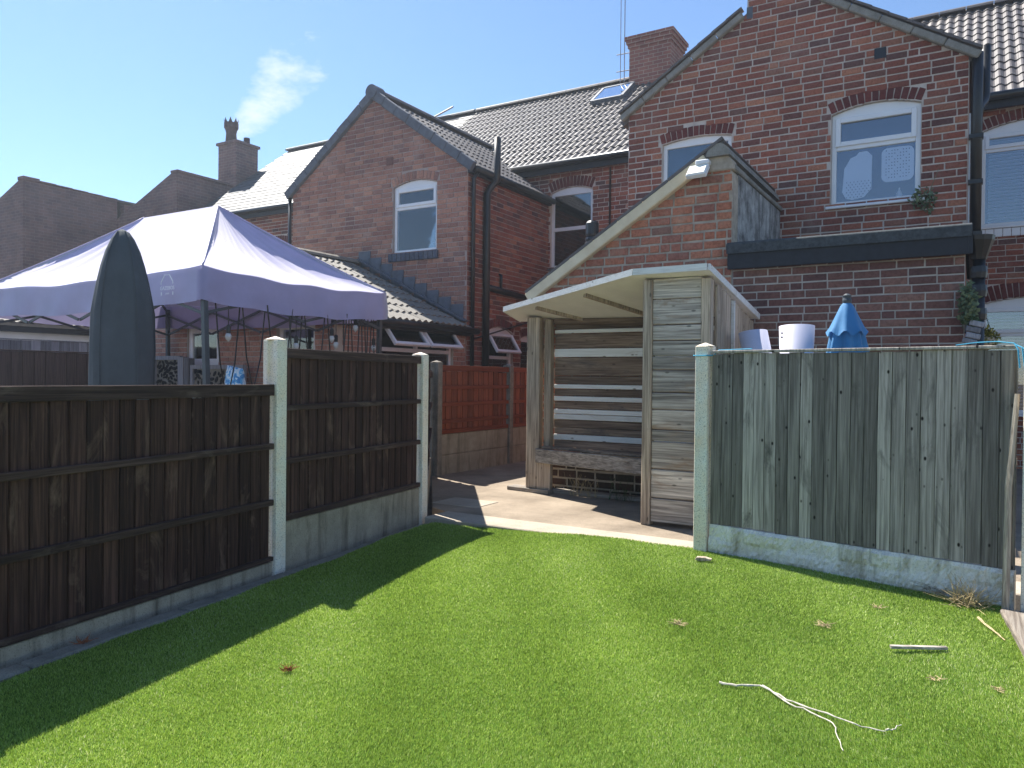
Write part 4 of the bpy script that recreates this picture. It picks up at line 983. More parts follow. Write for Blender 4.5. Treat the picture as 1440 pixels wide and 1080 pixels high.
# ---- salmon brick lean-to of the middle house
YL = 7.5
le = thing('brick_extension', 'single-storey salmon brick extension with lichened tiled roof behind the gazebo', 'extension', (-9.78, 9.0, 0))
def ol_l(z_):
    if z_ < 2.2: return (-12.2, XM)
    hw = max(.02, (3.42 - z_) / .5); return (max(-12.2, -9.78 - hw), -9.78 + hw)
d1 = dict(u0=-10.45, u1=-9.70, z0=.1, z1=2.08); d2 = dict(u0=-8.45, u1=-7.70, z0=1.05, z1=2.08)
bl_ = cap(300)
brick_wall(le, wallT(0, YL), 0, ol_l, (.05, 3.4), [d1, d2], .075, .225, .011, 'brick_ext', 'mortar_dark', bl_, vis=lambda u, z_: 1 if 1.2 < z_ < 2.15 and u > -11.4 else 0, seed=16)
T = wallT(0, YL)
window(le, T, -8.45, -7.70, 1.05, 2.08, 0, None, back='room', fw=.075)
dr = MB()
dr.box(-10.45, -10.36, .03, .09, .1, 2.08, T).box(-9.79, -9.70, .03, .09, .1, 2.08, T).box(-10.36, -9.79, .031, .09, 1.99, 2.08, T).box(-10.36, -9.79, .031, .09, 1.44, 1.60, T).box(-10.36, -9.79, .031, .09, .1, 1.2, T)
db = dr.build('door', 'upvc', le, bevel=0.006)
MB().box(-10.37, -9.78, .05, .06, 1.59, 2.0, T).build('pane', 'glass', db); MB().box(-10.37, -9.78, .05, .06, 1.19, 1.45, T).build('pane', 'glass', db)
MB().box(-10.5, -9.65, .4, .42, .05, 2.1, T).build('interior', 'room', db)
we = dict(u0=8.42, u1=10.22, z0=.95, z1=2.16)
brick_wall(le, TX, R(90), lambda z_: (YL + .14, YM - .02), (.05, 2.2), [we], .075, .225, .011, 'brick_ext', 'mortar_dark', cap(60), vis=lambda u, z_: 1 if 1.2 < z_ else 0, seed=17)
fe = window(le, TX, 8.42, 10.22, .95, 2.16, 0, 1.76, mull=9.32, open_top=True, back='room')
MB().box(9.295, 9.345, .05, .1, 1.79, 2.11, TX).build('mullion', 'upvc', fe)
open_sash(fe, TX, 8.47, 9.30, 2.12, .40, R(38)); open_sash(fe, TX, 9.34, 10.17, 2.12, .40, R(38))
rl = slab3('roof', [(XM + .14, YL - .12, 2.19), (-9.78, YL - .12, 3.42), (-9.78, YM - .01, 3.42), (XM + .14, YM - .01, 2.19)], .05, 'tile_ext', le)
slab3('roof', [(-12.3, YL - .12, 2.16), (-9.78, YL - .12, 3.42), (-9.78, YM - .01, 3.42), (-12.3, YM - .01, 2.16)], .05, 'tile_ext', le)
upl = Vector((-9.78 - XM - .14, 0, 1.23)).normalized()
tile_roof(rl, (XM + .18, YL - .10, 2.19), (0, 1, 0), upl, 10, 9, .30, .33, TILE, 'tile_ext', cap(120))
for k in range(7): MB().prism([(-9.78 + .13 * math.cos(R(t_)), 3.43 + .09 * math.sin(R(t_))) for t_ in range(0, 181, 30)], YL - .1 + k * .45, YL - .1 + k * .45 + .44).build('ridge_tile', 'tile_ext', le)
for k in range(9):      # stepped lead flashing against the gable
    a_ = Vector((XM - .05 - k * .26, YM - .02, 2.33 + k * .131)); MB().box(a_.x - .28, a_.x, YM - .022, YM - .012, a_.z - .02, a_.z + .27).build('flashing_step', 'lead', le)
MB().bar((XM + .05, YM - .07, 2.30), (-9.70, YM - .07, 3.50), .10, .03, up=(.45, 0, .89)).build('flashing_apron', 'lead', le)
MB().box(XM + .03, XM + .10, YL - .1, YM + .02, 2.05, 2.18).build('fascia', 'blackpaint', le)
MB().tube([(XM + .17, YL - .12, 2.15), (XM + .17, YM + .1, 2.13)], .055, 10).build('gutter', 'black', le, smooth=True)

# ---- the terrace behind: tiled range and slated range
YT, ZE, YRG, ZRG = 13.45, 5.60, 17.0, 8.45
up_t = Vector((0, YRG - 13.28, ZRG - ZE)).normalized()
def terrace(label, x0, x1, ops, mat, mor, shape, tmat, w_, gauge, visw, vist, wins, seed, stag=0.0):
    th = thing('terraced_house', label, 'house', ((x0 + x1) / 2, YT, 0))
    brick_wall(th, wallT(0, YT), 0, lambda z_: (x0, x1), (0.05, 5.55), ops, .084, .23, .012, mat, mor, cap(300), vis=visw, seed=seed)
    r1 = slab3('roof', [(x0, 13.26, ZE - .02), (x1, 13.26, ZE - .02), (x1, YRG, ZRG - .02), (x0, YRG, ZRG - .02)], .08, tmat, th)
    slab3('roof', [(x0, 20.74, ZE - .02), (x1, 20.74, ZE - .02), (x1, YRG, ZRG - .02), (x0, YRG, ZRG - .02)], .08, tmat, th)
    nrow = int(4.69 / gauge) + 1; ncol = int((x1 - x0) / w_)
    tile_roof(r1, (x0, 13.27, ZE), (1, 0, 0), up_t, ncol, nrow, w_, gauge, shape, tmat, cap(300), vis=vist, keep=lambda p: p.y < YRG - .02, stag=stag, name='slate' if tmat == 'slate' else 'tile')
    n = int((x1 - x0) / .45)
    for k in range(n): MB().prism([(YRG + .13 * math.cos(R(t_)), ZRG + .02 + .09 * math.sin(R(t_))) for t_ in range(0, 181, 30)], x0 + k * .45, x0 + k * .45 + .44, axis='x').build('ridge_tile', tmat, th)
    MB().tube([(x0, 13.20, ZE - .04), (x1, 13.20, ZE - .04)], .06, 10).build('gutter', 'black', th, smooth=True)
    MB().box(x0, x1, 13.27, 13.30, ZE - .2, ZE - .06).build('fascia', 'blackpaint', th)
    for xx in (x0 + .07, x1 - .07): MB().add([(xx - .06, YT + .14, 0), (xx - .06, 20.6, 0), (xx - .06, 20.6, ZE - .15), (xx - .06, YRG, ZRG - .15), (xx - .06, YT + .14, ZE - .1), (xx + .06, YT + .14, 0), (xx + .06, 20.6, 0), (xx + .06, 20.6, ZE - .15), (xx + .06, YRG, ZRG - .15), (xx + .06, YT + .14, ZE - .1)],
        [(0, 1, 2, 3, 4), (9, 8, 7, 6, 5), (0, 5, 6, 1), (1, 6, 7, 2), (2, 7, 8, 3), (3, 8, 9, 4), (4, 9, 5, 0)]).build('gable_wall', 'far_brick2', th)
    MB().box(x0 + .15, x1 - .15, 20.4, 20.55, 0.05, ZE - .15).build('front_wall', 'far_brick2', th)
    return th
o1 = dict(u0=-7.28, u1=-6.36, z0=3.55, z1=5.05, rise=.09, ring=.22)
o2 = dict(u0=.06, u1=1.30, z0=3.69, z1=5.12, rise=.12, ring=.17)
o3 = dict(u0=.06, u1=1.30, z0=.9, z1=2.52, rise=.10, ring=.24)
tA = terrace('brick terrace range with brown wavy tiled roof behind both gable wings', -11.45, 3.6, [o1, o2, o3], 'brick', 'mortar', TILE, 'tile', .30, .345,
             lambda u, z_: 1 if (u > -.1 and u < 1.8 and z_ > 1.3) or (-7.4 < u < -4.1 and z_ > 3.2) else 0, lambda p: 1 if -9 < p.x < -4 or p.x > -1 else 0, None, 18)
T = wallT(0, YT)
window(tA, T, -7.28, -6.36, 3.55, 5.05, .09, None, back='room', sill='lead', fw=.06)
MB().box(-7.22, -6.42, .04, .1, 4.29, 4.36, T).build('glazing_bar', 'upvc', tA)
for (z0, z1, tr, rs_) in ((3.69, 5.12, 4.84, .12), (.9, 2.52, 2.08, .10)):
    f_ = window(tA, T, .06, 1.30, z0, z1, rs_, tr, glass='glass_sky', back='room', sill='upvc', fw=.06)
    n = int((z1 - z0 - .12) / .05)
    bl2 = MB()
    for k in range(n): bl2.bar((.16, .17, z0 + .09 + k * .05), (1.2, .17, z0 + .09 + k * .05), .048, .004, up=(0, .5, 1), T=T)
    bl2.build('blind', 'blind', f_)['kind'] = 'stuff'
for k in range(12): MB().box(.02 + k * .11, .02 + k * .11 + .105, -.03, .02, 3.53, 3.65, T).build('sill_tile', 'upvc', tA, bevel=0.004)
MB().tube([(-5.98, YT - .03, 5.4), (-5.98, YT - .03, 2.0)], .02, 8).build('downpipe', 'w_dark', tA, smooth=True)
# chimney of the tiled range
MB().box(-6.95, -5.95, 16.6, 17.5, 7.6, 9.05).build('chimney', 'far_brick2', tA)
for k in range(3): MB().box(-6.98 - .03 * k, -5.92 + .03 * k, 16.57 - .03 * k, 17.53 + .03 * k, 9.052 + .085 * k, 9.132 + .085 * k).build('chimney_course', 'far_brick2', tA)
for x_ in (-6.65, -6.25): MB().lathe([(.13, 0), (.14, .06), (.12, .08)], 12, Matrix.Translation((x_, 17.0, 9.31))).build('chimney_pot', 'pot', tA)
# rooflight
def on_roof(x_, s_, h_=0): return Vector((x_, 13.28, ZE)) + up_t * s_ + Vector((0, -up_t.z, up_t.y)) * h_
rlf = MB(); q = [on_roof(-7.55, 3.3, .05), on_roof(-6.8, 3.3, .05), on_roof(-6.8, 4.15, .05), on_roof(-7.55, 4.15, .05)]
nn = Vector((0, -up_t.z, up_t.y)) * .07
for i in range(4): rlf.bar(q[i] + nn * .5, q[(i + 1) % 4] + nn * .5, .07, .09, up=nn)
ro = rlf.build('rooflight', 'lead', tA); MB().add([p + nn for p in q], [(0, 1, 2, 3)]).build('pane', 'glass_sky', ro)
# aerials
ae = thing('tv_aerial', 'thin aerial mast fixed to the chimney of the tiled terrace', 'aerial', (-7.05, 16.55, 8.5))
MB().tube([(-7.05, 16.55, 8.3), (-7.05, 16.55, 11.2)], .012, 6).build('mast', 'alu', ae); MB().tube([(-7.15, 16.55, 8.3), (-7.15, 16.55, 10.6)], .01, 6).build('mast', 'alu', ae)
for z_ in (8.55, 8.95): MB().tube([(-7.25, 16.55, z_), (-6.93, 16.58, z_)], .012, 6).build('bracket', 'alu', ae)

o5 = dict(u0=-15.6, u1=-14.7, z0=3.3, z1=4.65, rise=.06, ring=.2)
tB = terrace('brick terrace range with pale slate roof shining in the sun', -18.7, -11.47, [o5], 'brick', 'mortar', SLATE, 'slate', .30, .22,
             lambda u, z_: 1 if u < -11.4 and z_ > 3.6 else 0, lambda p: 1 if p.x < -12 else 0, None, 19, stag=.5)
window(tB, T, -15.6, -14.7, 3.3, 4.65, .06, 4.2, back='room')
MB().tube([(-14.1, YT - .08, 3.0), (-14.1, YT - .08, 4.7), (-14.35, YT - .08, 4.95), (-14.35, YT - .08, 5.75)], .06, 10).build('soil_pipe', 'black', tB, smooth=True)
MB().box(-12.25, -11.95, YT - .12, YT - .01, 4.55, 5.05).build('meter_box', 'render', tB, bevel=0.01)
q = [on_roof(-14.2, 3.2, .04), on_roof(-13.5, 3.2, .04), on_roof(-13.5, 4.1, .04), on_roof(-14.2, 4.1, .04)]
rlf = MB()
for i in range(4): rlf.bar(q[i] + nn * .4, q[(i + 1) % 4] + nn * .4, .07, .08, up=nn)
ro = rlf.build('rooflight', 'lead', tB); MB().add([p + nn * .8 for p in q], [(0, 1, 2, 3)]).build('pane', 'glass_sky', ro)
MB().tube([(-13.0, 16.9, 8.5), (-12.2, 16.9, 8.72)], .025, 6).build('aerial_boom', 'alu', tB)

# ---- sooty houses at the far left
hc = thing('brick_house', 'sooty brick house with half gable and crowned chimney pot', 'house', (-20.5, 14.5, 0))
MB().prism([(-24.5, 0.05), (-18.9, 0.05), (-18.9, 6.94), (-19.15, 6.94), (-24.5, 4.8)], 13.2, 13.4).build('gable_wall', 'far_brick', hc)
MB().box(-19.1, -18.9, 13.4, 16.6, 0.05, 6.94).build('party_wall', 'far_brick', hc)
for k in range(8): MB().box(-19.16, -18.85, 13.18 + k * .43, 13.18 + k * .43 + .425, 6.945, 7.01 + rnd.uniform(0, .03)).build('coping', 'far_brick', hc, bevel=0.01)
slab3('roof', [(-24.5, 13.3, 4.84), (-19.1, 13.3, 6.98), (-19.1, 17, 6.98), (-24.5, 17, 4.84)], .06, 'tile', hc)
MB().box(-19.55, -18.75, 15.05, 15.85, 5.6, 8.24).build('chimney', 'far_brick', hc)
MB().box(-19.60, -18.70, 15.0, 15.9, 8.243, 8.32).build('chimney_cap', 'far_brick', hc)
cp = MB().lathe([(.21, 0), (.17, .08), (.15, .35), (.17, .45), (.21, .52), (.21, .66)], 16, Matrix.Translation((-19.35, 15.35, 8.32))).build('chimney_pot', 'pot', hc)
for k in range(8):
    t_ = 2 * math.pi * k / 8; MB().add([(-19.35 + .2 * math.cos(t_ - .3), 15.35 + .2 * math.sin(t_ - .3), 8.97), (-19.35 + .2 * math.cos(t_ + .3), 15.35 + .2 * math.sin(t_ + .3), 8.97), (-19.35 + .215 * math.cos(t_), 15.35 + .215 * math.sin(t_), 9.13), (-19.35 + .15 * math.cos(t_), 15.35 + .15 * math.sin(t_), 8.97)], [(0, 1, 2), (1, 3, 2), (3, 0, 2), (0, 3, 1)]).build('crown_point', 'pot', cp)
MB().lathe([(.10, 0), (.09, .22)], 12, Matrix.Translation((-18.95, 15.6, 8.32))).build('chimney_pot', 'pot', hc)
hd = thing('brick_house', 'sooty windowless brick house wing with stepped parapet behind the gazebo', 'house', (-23.5, 12, 0))
MB().prism([(-28, 0.05), (-21.7, 0.05), (-21.7, 6.5), (-21.95, 6.5), (-28, 4.3)], 10.6, 10.8).build('gable_wall', 'far_brick', hd)
MB().box(-21.9, -21.7, 10.8, 13.2, 0.05, 6.5).build('party_wall', 'far_brick', hd)
MB().box(-21.9, -21.7, 13.42, 17.0, 0.05, 6.4).build('party_wall', 'far_brick', hd)
for k in range(6): MB().box(-21.95, -21.66, 10.57 + k * .44, 10.57 + k * .44 + .435, 6.505, 6.57 - .012 * k + (0.03 if k == 0 else 0)).build('coping', 'far_brick', hd, bevel=0.01)
slab3('roof', [(-28, 10.62, 4.34), (-21.9, 10.62, 6.55), (-21.9, 16, 6.55), (-28, 16, 4.34)], .06, 'tile', hd)
# ---- white rendered lean-to
hw_ = thing('rendered_extension', 'low white rendered extension with tiled roof beyond the gazebo', 'extension', (-14.6, 8.5, 0))
MB().box(-15.8, -13.4, 5.6, 10.5, 0.0, 2.16).build('wall', 'render', hw_, bevel=0.01)
rw = slab3('roof', [(-13.22, 5.5, 2.16), (-15.9, 5.5, 2.95), (-15.9, 10.55, 2.95), (-13.22, 10.55, 2.16)], .05, 'tile_ext', hw_)
tile_roof(rw, (-13.2, 5.5, 2.17), (0, 1, 0), Vector((-2.68, 0, .79)).normalized(), 16, 8, .30, .34, TILE, 'tile_ext', cap(40))
MB().box(-13.33, -13.27, 5.5, 10.5, 2.02, 2.12).build('fascia', 'blackpaint', hw_)
window(hw_, wallT(-13.4, 0, R(90)), 9.0, 9.6, 1.2, 1.95, 0, None, y=-.03, back=None, sill=None, glass='glass_sky')

# ================================================================== NEIGHBOUR'S GARDEN
# gazebo
gz = thing('gazebo', 'faded purple pop-up gazebo with two peaks and dark metal legs', 'gazebo', (-8.6, 6.08, -.03))
X0, X1, YA, YB, ZC = -10.80, -6.38, 4.74, 7.42, 2.42
P1x, P2x, YC, ZP = -7.9, -9.4, 6.08, 3.42
per = []
def edge(ax_, ay_, bx_, by_, n):
    for k in range(n): per.append((ax_ + (bx_ - ax_) * k / n, ay_ + (by_ - ay_) * k / n, k / n))
edge(X0, YA, X1, YA, 48); edge(X1, YA, X1, YB, 32); edge(X1, YB, X0, YB, 48); edge(X0, YB, X0, YA, 32)
NP = len(per); NS = 16; cv = MB()
rw_ = random.Random(2)
for i, (px, py, k) in enumerate(per):
    ix = min(max(px, P2x), P1x)
    if abs(px - X1) < 1e-6: ix = P1x
    if abs(px - X0) < 1e-6: ix = P2x
    gk = math.sin(math.pi * k) ** .7
    dc = min(k, 1 - k)
    for s_ in range(NS + 1):
        s = s_ / NS
        x = ix + (px - ix) * s; y = YC + (py - YC) * s
        zz = ZC + (ZP - ZC) * ((1 - s) ** 1.12)
        zz -= gk * .20 * math.sin(math.pi * min(1, s ** .9)) * (0.75 + .25 * s)
        zz -= gk * .055 * s * s
        near = math.exp(-dc * 16) * s ** 3 * (1 - s) * 4
        zz += .045 * near * math.sin(k * NP * 1.1 + 1)
        zz += .012 * math.sin(s * 9 + k * 21) * s * gk + .006 * math.sin(k * 63 + s * 4) * s * (1 - s) * 4 + .010 * math.exp(-((s - .93) / .05) ** 2) * gk
        inw = .035 * gk * s
        x -= inw * (1 if px >= X1 - 1e-6 else -1 if px <= X0 + 1e-6 else 0); y -= inw * (1 if py >= YB - 1e-6 else -1 if py <= YA + 1e-6 else 0)
        cv.v.append(Vector((x, y, zz)))
W = NS + 1
for i in range(NP):
    j = (i + 1) % NP
    for s_ in range(NS): cv.f.append((i * W + s_, i * W + s_ + 1, j * W + s_ + 1, j * W + s_))
can = cv.build('canopy', 'purple', gz, smooth=True)
for i in (0, 48, 80, 128): MB().tube([cv.v[i * W + s_] + Vector((0, 0, .004)) for s_ in range(NS + 1)], .007, 6).build('hip_seam', 'purple', can, smooth=True)
vl_ = MB()
for i, (px, py, k) in enumerate(per):
    e = cv.v[i * W + NS]; gk = math.sin(math.pi * k) ** .7
    nx = (1 if px >= X1 - 1e-6 else -1 if px <= X0 + 1e-6 else 0); ny = (1 if py >= YB - 1e-6 else -1 if py <= YA + 1e-6 else 0)
    for q in range(5):
        rp = (.012 * math.sin(k * 30 + q * .6) + .006 * math.sin(k * 71 + q)) * q / 4
        vl_.v.append(Vector((e.x + nx * (.006 + rp + .01 * q / 4), e.y + ny * (.006 + rp + .01 * q / 4), e.z - .335 * q / 4 - gk * .01 * q / 4)))
for i in range(NP):
    j = (i + 1) % NP
    for q in range(4): vl_.f.append((i * 5 + q, i * 5 + q + 1, j * 5 + q + 1, j * 5 + q))
vl_o = vl_.build('valance', 'purple', gz, smooth=True)
for (lx, ly, tx, ty) in ((X1 - .05, YA + .05, .10, -.02), (X1 - .05, YB - .05, -.02, 0), (X0 + .05, YB - .05, .02, 0), (X0 + .05, YA + .05, 0, 0)):
    lg = MB(); lg.bar((lx + tx, ly + ty, .9), (lx, ly, 2.36), .05, .05, up=(1, 0, 0)); lg.bar((lx + tx * 1.5, ly + ty * 1.5, -.03), (lx + tx, ly + ty, 1.0), .036, .036, up=(1, 0, 0))
    lo = lg.build('leg', 'darkmetal', gz); MB().box(lx + tx * 1.5 - .05, lx + tx * 1.5 + .05, ly + ty * 1.5 - .05, ly + ty * 1.5 + .05, -.03, -.022).build('foot', 'darkmetal', lo)
def scissor(a, b, n, z0, z1):
    a, b = Vector(a), Vector(b)
    for k in range(n):
        p = a.lerp(b, k / n); q = a.lerp(b, (k + 1) / n)
        MB().bar((p.x, p.y, z0), (q.x, q.y, z1), .016, .03).build('truss_bar', 'darkmetal', gz)
        off = Vector((b.y - a.y, a.x - b.x, 0)).normalized() * .02
        MB().bar((p.x + off.x, p.y + off.y, z1), (q.x + off.x, q.y + off.y, z0), .016, .03).build('truss_bar', 'darkmetal', gz)
for (a, b, n) in (((X0 + .05, YA + .06), (X1 - .05, YA + .06), 4), ((X1 - .06, YA + .05), (X1 - .06, YB - .05), 2), ((X0 + .05, YB - .06), (X1 - .05, YB - .06), 4), ((X0 + .06, YA + .05), (X0 + .06, YB - .05), 2)):
    scissor((*a, 0), (*b, 0), n, 1.96, 2.28)
for px in (P1x, P2x):
    MB().bar((px, YC, 2.6), (px, YC, 3.38), .03, .03, up=(1, 0, 0)).build('peak_pole', 'darkmetal', gz)
    for (qx, qy) in ((X1 if px == P1x else X0, YA), (X1 if px == P1x else X0, YB)): MB().bar((px, YC, 2.62), (qx, qy, 2.3), .02, .03).build('truss_bar', 'darkmetal', gz)
# printed house-shaped emblem on the front valance
em = MB(); ey = YA - .052 + .035
def evy(u): # follow the inward curve of the cloth
    k = (u - X0) / (X1 - X0); return YA + .035 * math.sin(math.pi * k) ** .7 - .062
ux, uz, es = -6.862, 2.215, .84
for (a, b, w_) in (((-.115, .075), (-.05, .155), .012), ((-.05, .155), (.04, .155), .008), ((.04, .155), (.105, .075), .012), ((-.115, .075), (-.115, .045), .010), ((.105, .075), (.105, .045), .010), ((-.112, -.085), (-.112, -.045), .014), ((.108, -.085), (.108, -.045), .014)):
    em.bar((ux + a[0] * es, evy(ux), uz + a[1] * es), (ux + b[0] * es, evy(ux), uz + b[1] * es), .003, w_ * es, up=(.3, 0, 1))
em.build('emblem', 'print', vl_o)
def text_mesh(body, size, loc, parent, mat):
    cu_ = bpy.data.curves.new('lettering', 'FONT'); cu_.body = body; cu_.size = size; cu_.align_x = 'CENTER'; cu_.extrude = .0006
    ob = bpy.data.objects.new('tmp', cu_); COL.objects.link(ob)
    dg = bpy.context.evaluated_depsgraph_get(); me = bpy.data.meshes.new_from_object(ob.evaluated_get(dg)); bpy.data.objects.remove(ob)
    me.materials.append(M[mat]); o = bpy.data.objects.new('lettering', me); COL.objects.link(o); o.parent = parent
    o.location = Vector(loc) - ORG[parent]; o.rotation_euler = (R(90), 0, 0); return o
text_mesh('GAZEBOS', .052, (ux, evy(ux), uz - .018), vl_o, 'print'); text_mesh('.com', .034, (ux, evy(ux), uz - .063), vl_o, 'print'); 
# parasol in its cover
pc = thing('covered_parasol', 'tall closed parasol in a dark grey cover beside the gazebo', 'parasol', (-5.65, 3.48, -.03))
cvr = MB(); NR = 40
prof = [(.215, .55), (.232, .9), (.238, 1.3), (.238, 1.55), (.230, 1.83), (.212, 1.95), (.192, 2.07), (.165, 2.19), (.128, 2.31), (.085, 2.40), (.045, 2.455), (.012, 2.475), (.002, 2.476)]
for (r_, z_) in prof:
    for k in range(NR):
        t_ = 2 * math.pi * k / NR; rr2 = r_ * (1 + .04 * math.sin(5 * t_ + z_ * 1.3) + .03 * math.sin(9 * t_ - z_ * 2) + .018 * math.sin(14 * t_ + z_ * 3) + .016 * math.sin(z_ * 7 + t_ * 2))
        cvr.v.append(Vector((-5.65 + rr2 * math.cos(t_), 3.48 + rr2 * math.sin(t_) * .9, z_)))
for i in range(len(prof) - 1):
    for k in range(NR): cvr.f.append((i * NR + k, i * NR + (k + 1) % NR, (i + 1) * NR + (k + 1) % NR, (i + 1) * NR + k))
cvr.build('cover', 'cover', pc, smooth=True)
for t_ in (-75, -8, 60, 150):
    MB().tube([(-5.65 + (r_ * 1.012 + .002) * (1 + .04 * math.sin(5 * R(t_) + z_ * 1.3) + .03 * math.sin(9 * R(t_) - z_ * 2) + .018 * math.sin(14 * R(t_) + z_ * 3) + .016 * math.sin(z_ * 7 + R(t_) * 2)) * math.cos(R(t_)), 3.48 + (r_ * 1.012 + .002) * (1 + .04 * math.sin(5 * R(t_) + z_ * 1.3) + .03 * math.sin(9 * R(t_) - z_ * 2) + .018 * math.sin(14 * R(t_) + z_ * 3) + .016 * math.sin(z_ * 7 + R(t_) * 2)) * math.sin(R(t_)) * .9, z_) for r_, z_ in prof[:-2]], .005, 5).build('seam', 'cover', pc)
MB().tube([(-5.65, 3.48, 0), (-5.65, 3.48, 2.40)], .025, 10).build('pole', 'alu', pc); MB().lathe([(.28, 0), (.28, .05), (.08, .09), (.05, .2)], 20, Matrix.Translation((-5.65, 3.48, -.03))).build('base', 'darkmetal', pc)
MB().tube([(-5.885, 3.44, 1.75), (-5.895, 3.43, 1.6), (-5.90, 3.43, 1.48), (-5.888, 3.43, 1.46)], .006, 6).build('drawstring', 'cover', pc)

# neighbour fences
nf = fence('board_fence', 'dull brown fence panels across the far side of the gazebo garden', 'fence', (-11.6, 2.6, 0), (-11.6, 7.5, 0), .0, 1.66, 32, 'w_brown', 'w_brown', [(1.60, 1.66)], rail_front=False, seed=21)
post('weathered concrete post at the end of the dull brown fence', (-11.58, 7.62), R(90), 1.72, 'post_brown', zb=-.1)
nf = fence('board_fence', 'blue-grey fence boards in front of the white rendered extension', 'fence', (-12.6, 4.2, 0), (-12.6, 7.45, 0), .0, 1.86, 22, 'w_far', 'w_far', [(1.78, 1.86)], rail_front=False, seed=22)
post('blue-grey wooden gate post near the white rendered extension', (-12.55, 7.55), R(90), 2.05, 'w_far', hx=.06, hy=.06, slot=False, zb=-.1)
# leaf pattern screens
def screen(label, x0, x1, y_, zt, seed):
    th = thing('garden_screen', label, 'screen', ((x0 + x1) / 2, y_, -.03), group=None)
    fr = MB(); fr.box(x0 - .05, x0, y_ - .03, y_ + .03, -.03, zt + .06).box(x1, x1 + .05, y_ - .03, y_ + .03, -.03, zt + .06).box(x0, x1, y_ - .028, y_ + .028, zt, zt + .06)
    fr.build('frame', 'w_far', th)
    MB().box(x0, x1, y_ + .012, y_ + .016, .05, zt).build('backing', 'stonecap', th)
    lv = MB(); r_ = random.Random(seed); placed = []
    for _ in range(900):
        u, w_ = r_.uniform(x0 + .03, x1 - .03), r_.uniform(.75, zt - .03); a = r_.choice([0, 1]) * math.pi / 2 + r_.uniform(-.8, .8); L_ = r_.uniform(.03, .055)
        if any((u - p[0]) ** 2 + (w_ - p[1]) ** 2 < .0030 for p in placed): continue
        placed.append((u, w_))
        pts = [(L_ * math.cos(t_) , L_ * .5 * math.sin(t_)) for t_ in [k * math.pi / 4 for k in range(8)]]
        pts = [(u + p[0] * math.cos(a) - p[1] * math.sin(a), w_ + p[0] * math.sin(a) + p[1] * math.cos(a)) for p in pts]
        lv.prism(pts, y_ - .004, y_ + .004)
    lv.build('leaf_cutwork', 'black', th)['kind'] = 'stuff'
    MB().box(x0, x1, y_ - .003, y_ + .003, .05, .8).build('panel', 'black', th)
screen('black leaf-pattern screen beside the weathered concrete post', -10.98, -10.40, 7.33, 1.58, 31)
screen('wider black leaf-pattern screen in front of the white extension door', -9.98, -8.9, 7.28, 1.44, 32)
post('pale wooden post touching the wider leaf-pattern screen', (-10.12, 7.30), 0, 1.60, 'w_far', hx=.055, hy=.055, slot=False, name='wooden_post', zb=-.1, cap_=.006)
post('pale wooden post touching the narrower leaf-pattern screen', (-10.25, 7.30), 0, 1.62, 'w_far', hx=.055, hy=.055, slot=False, name='wooden_post', zb=-.1, cap_=.006)
# bag on a bench
tb = thing('garden_table', 'low slatted garden table behind the taller fence panel', 'table', (-6.6, 5.35, -.03))
for k in range(5): MB().box(-6.95, -6.25, 5.1 + k * .105, 5.1 + k * .105 + .095, .98, 1.0).build('slat', 'w_post', tb)
for sx in (-6.9, -6.3):
    for sy in (5.14, 5.56): MB().box(sx - .025, sx + .025, sy - .025, sy + .025, -.03, .979).build('leg', 'w_post', tb)
bg_ = MB(); r_ = random.Random(8)
for i in range(9):
    zq = i / 8; 
    for k in range(16):
        t_ = 2 * math.pi * k / 16; sx = abs(math.cos(t_)) ** .6 * (1 if math.cos(t_) > 0 else -1); sy = abs(math.sin(t_)) ** .7 * (1 if math.sin(t_) > 0 else -1)
        th_ = (1 - zq ** 3 * .85); bg_.v.append(Vector((-6.62 + .135 * sx * (1 + .05 * math.sin(zq * 5)) + r_.uniform(-.006, .006), 5.32 + .075 * sy * th_ + r_.uniform(-.005, .005), 1.001 + .44 * zq - (.02 * sx if i == 8 else 0))))
for i in range(8):
    for k in range(16): bg_.f.append((i * 16 + k, i * 16 + (k + 1) % 16, (i + 1) * 16 + (k + 1) % 16, (i + 1) * 16 + k))
bg_.f += [list(range(16))[::-1], list(range(128, 144))]
tag(bg_.build('plastic_bag', 'bag', smooth=True), 'blue and white printed plastic sack peeping over the fence', 'bag')
# festoon lights under the right side of the gazebo
fs = thing('festoon_lights', 'black festoon cable with clear bulbs drooping under the gazebo edge', 'string lights', (-6.45, 6.6, 1.4))
cb = MB(); ys = [4.95, 5.25, 5.55, 5.9, 6.1, 6.42, 6.75, 6.85, 7.0, 7.12, 7.25, 7.34]
for i in range(len(ys) - 1):
    a, b = ys[i], ys[i + 1]; dz = [1.0, .9, .85, .7, .95, .9, 1.0, .8, .9, .7, .75][i]
    xo = -6.46 + (i % 3) * .03
    cb.tube([(xo, a, 2.1), (xo, a + (b - a) * .2, 2.1 - dz * .62), (xo, (a + b) / 2, 2.1 - dz), (xo, b - (b - a) * .2, 2.1 - dz * .62), (xo, b, 2.1)], .008, 6)
cb.build('cable', 'black', fs)
for (yy, zq) in ((5.1, 1.78), (6.55, 1.83), (6.62, 1.76), (6.95, 1.98), (7.28, 1.75), (6.0, 1.72)):
    MB().lathe([(.022, 0), (.024, .07), (.015, .085)], 8, Matrix.Translation((-6.45, yy, zq))).build('lamp_holder', 'black', fs)
    MB().lathe([(.004, -.085), (.026, -.06), (.034, -.03), (.022, -.002)], 10, Matrix.Translation((-6.45, yy, zq))).build('bulb', 'bulb', fs, smooth=True)
    MB().tube([(-6.45, yy, zq + .08), (-6.45, yy, 2.12)], .005, 6).build('hanger', 'black', fs)

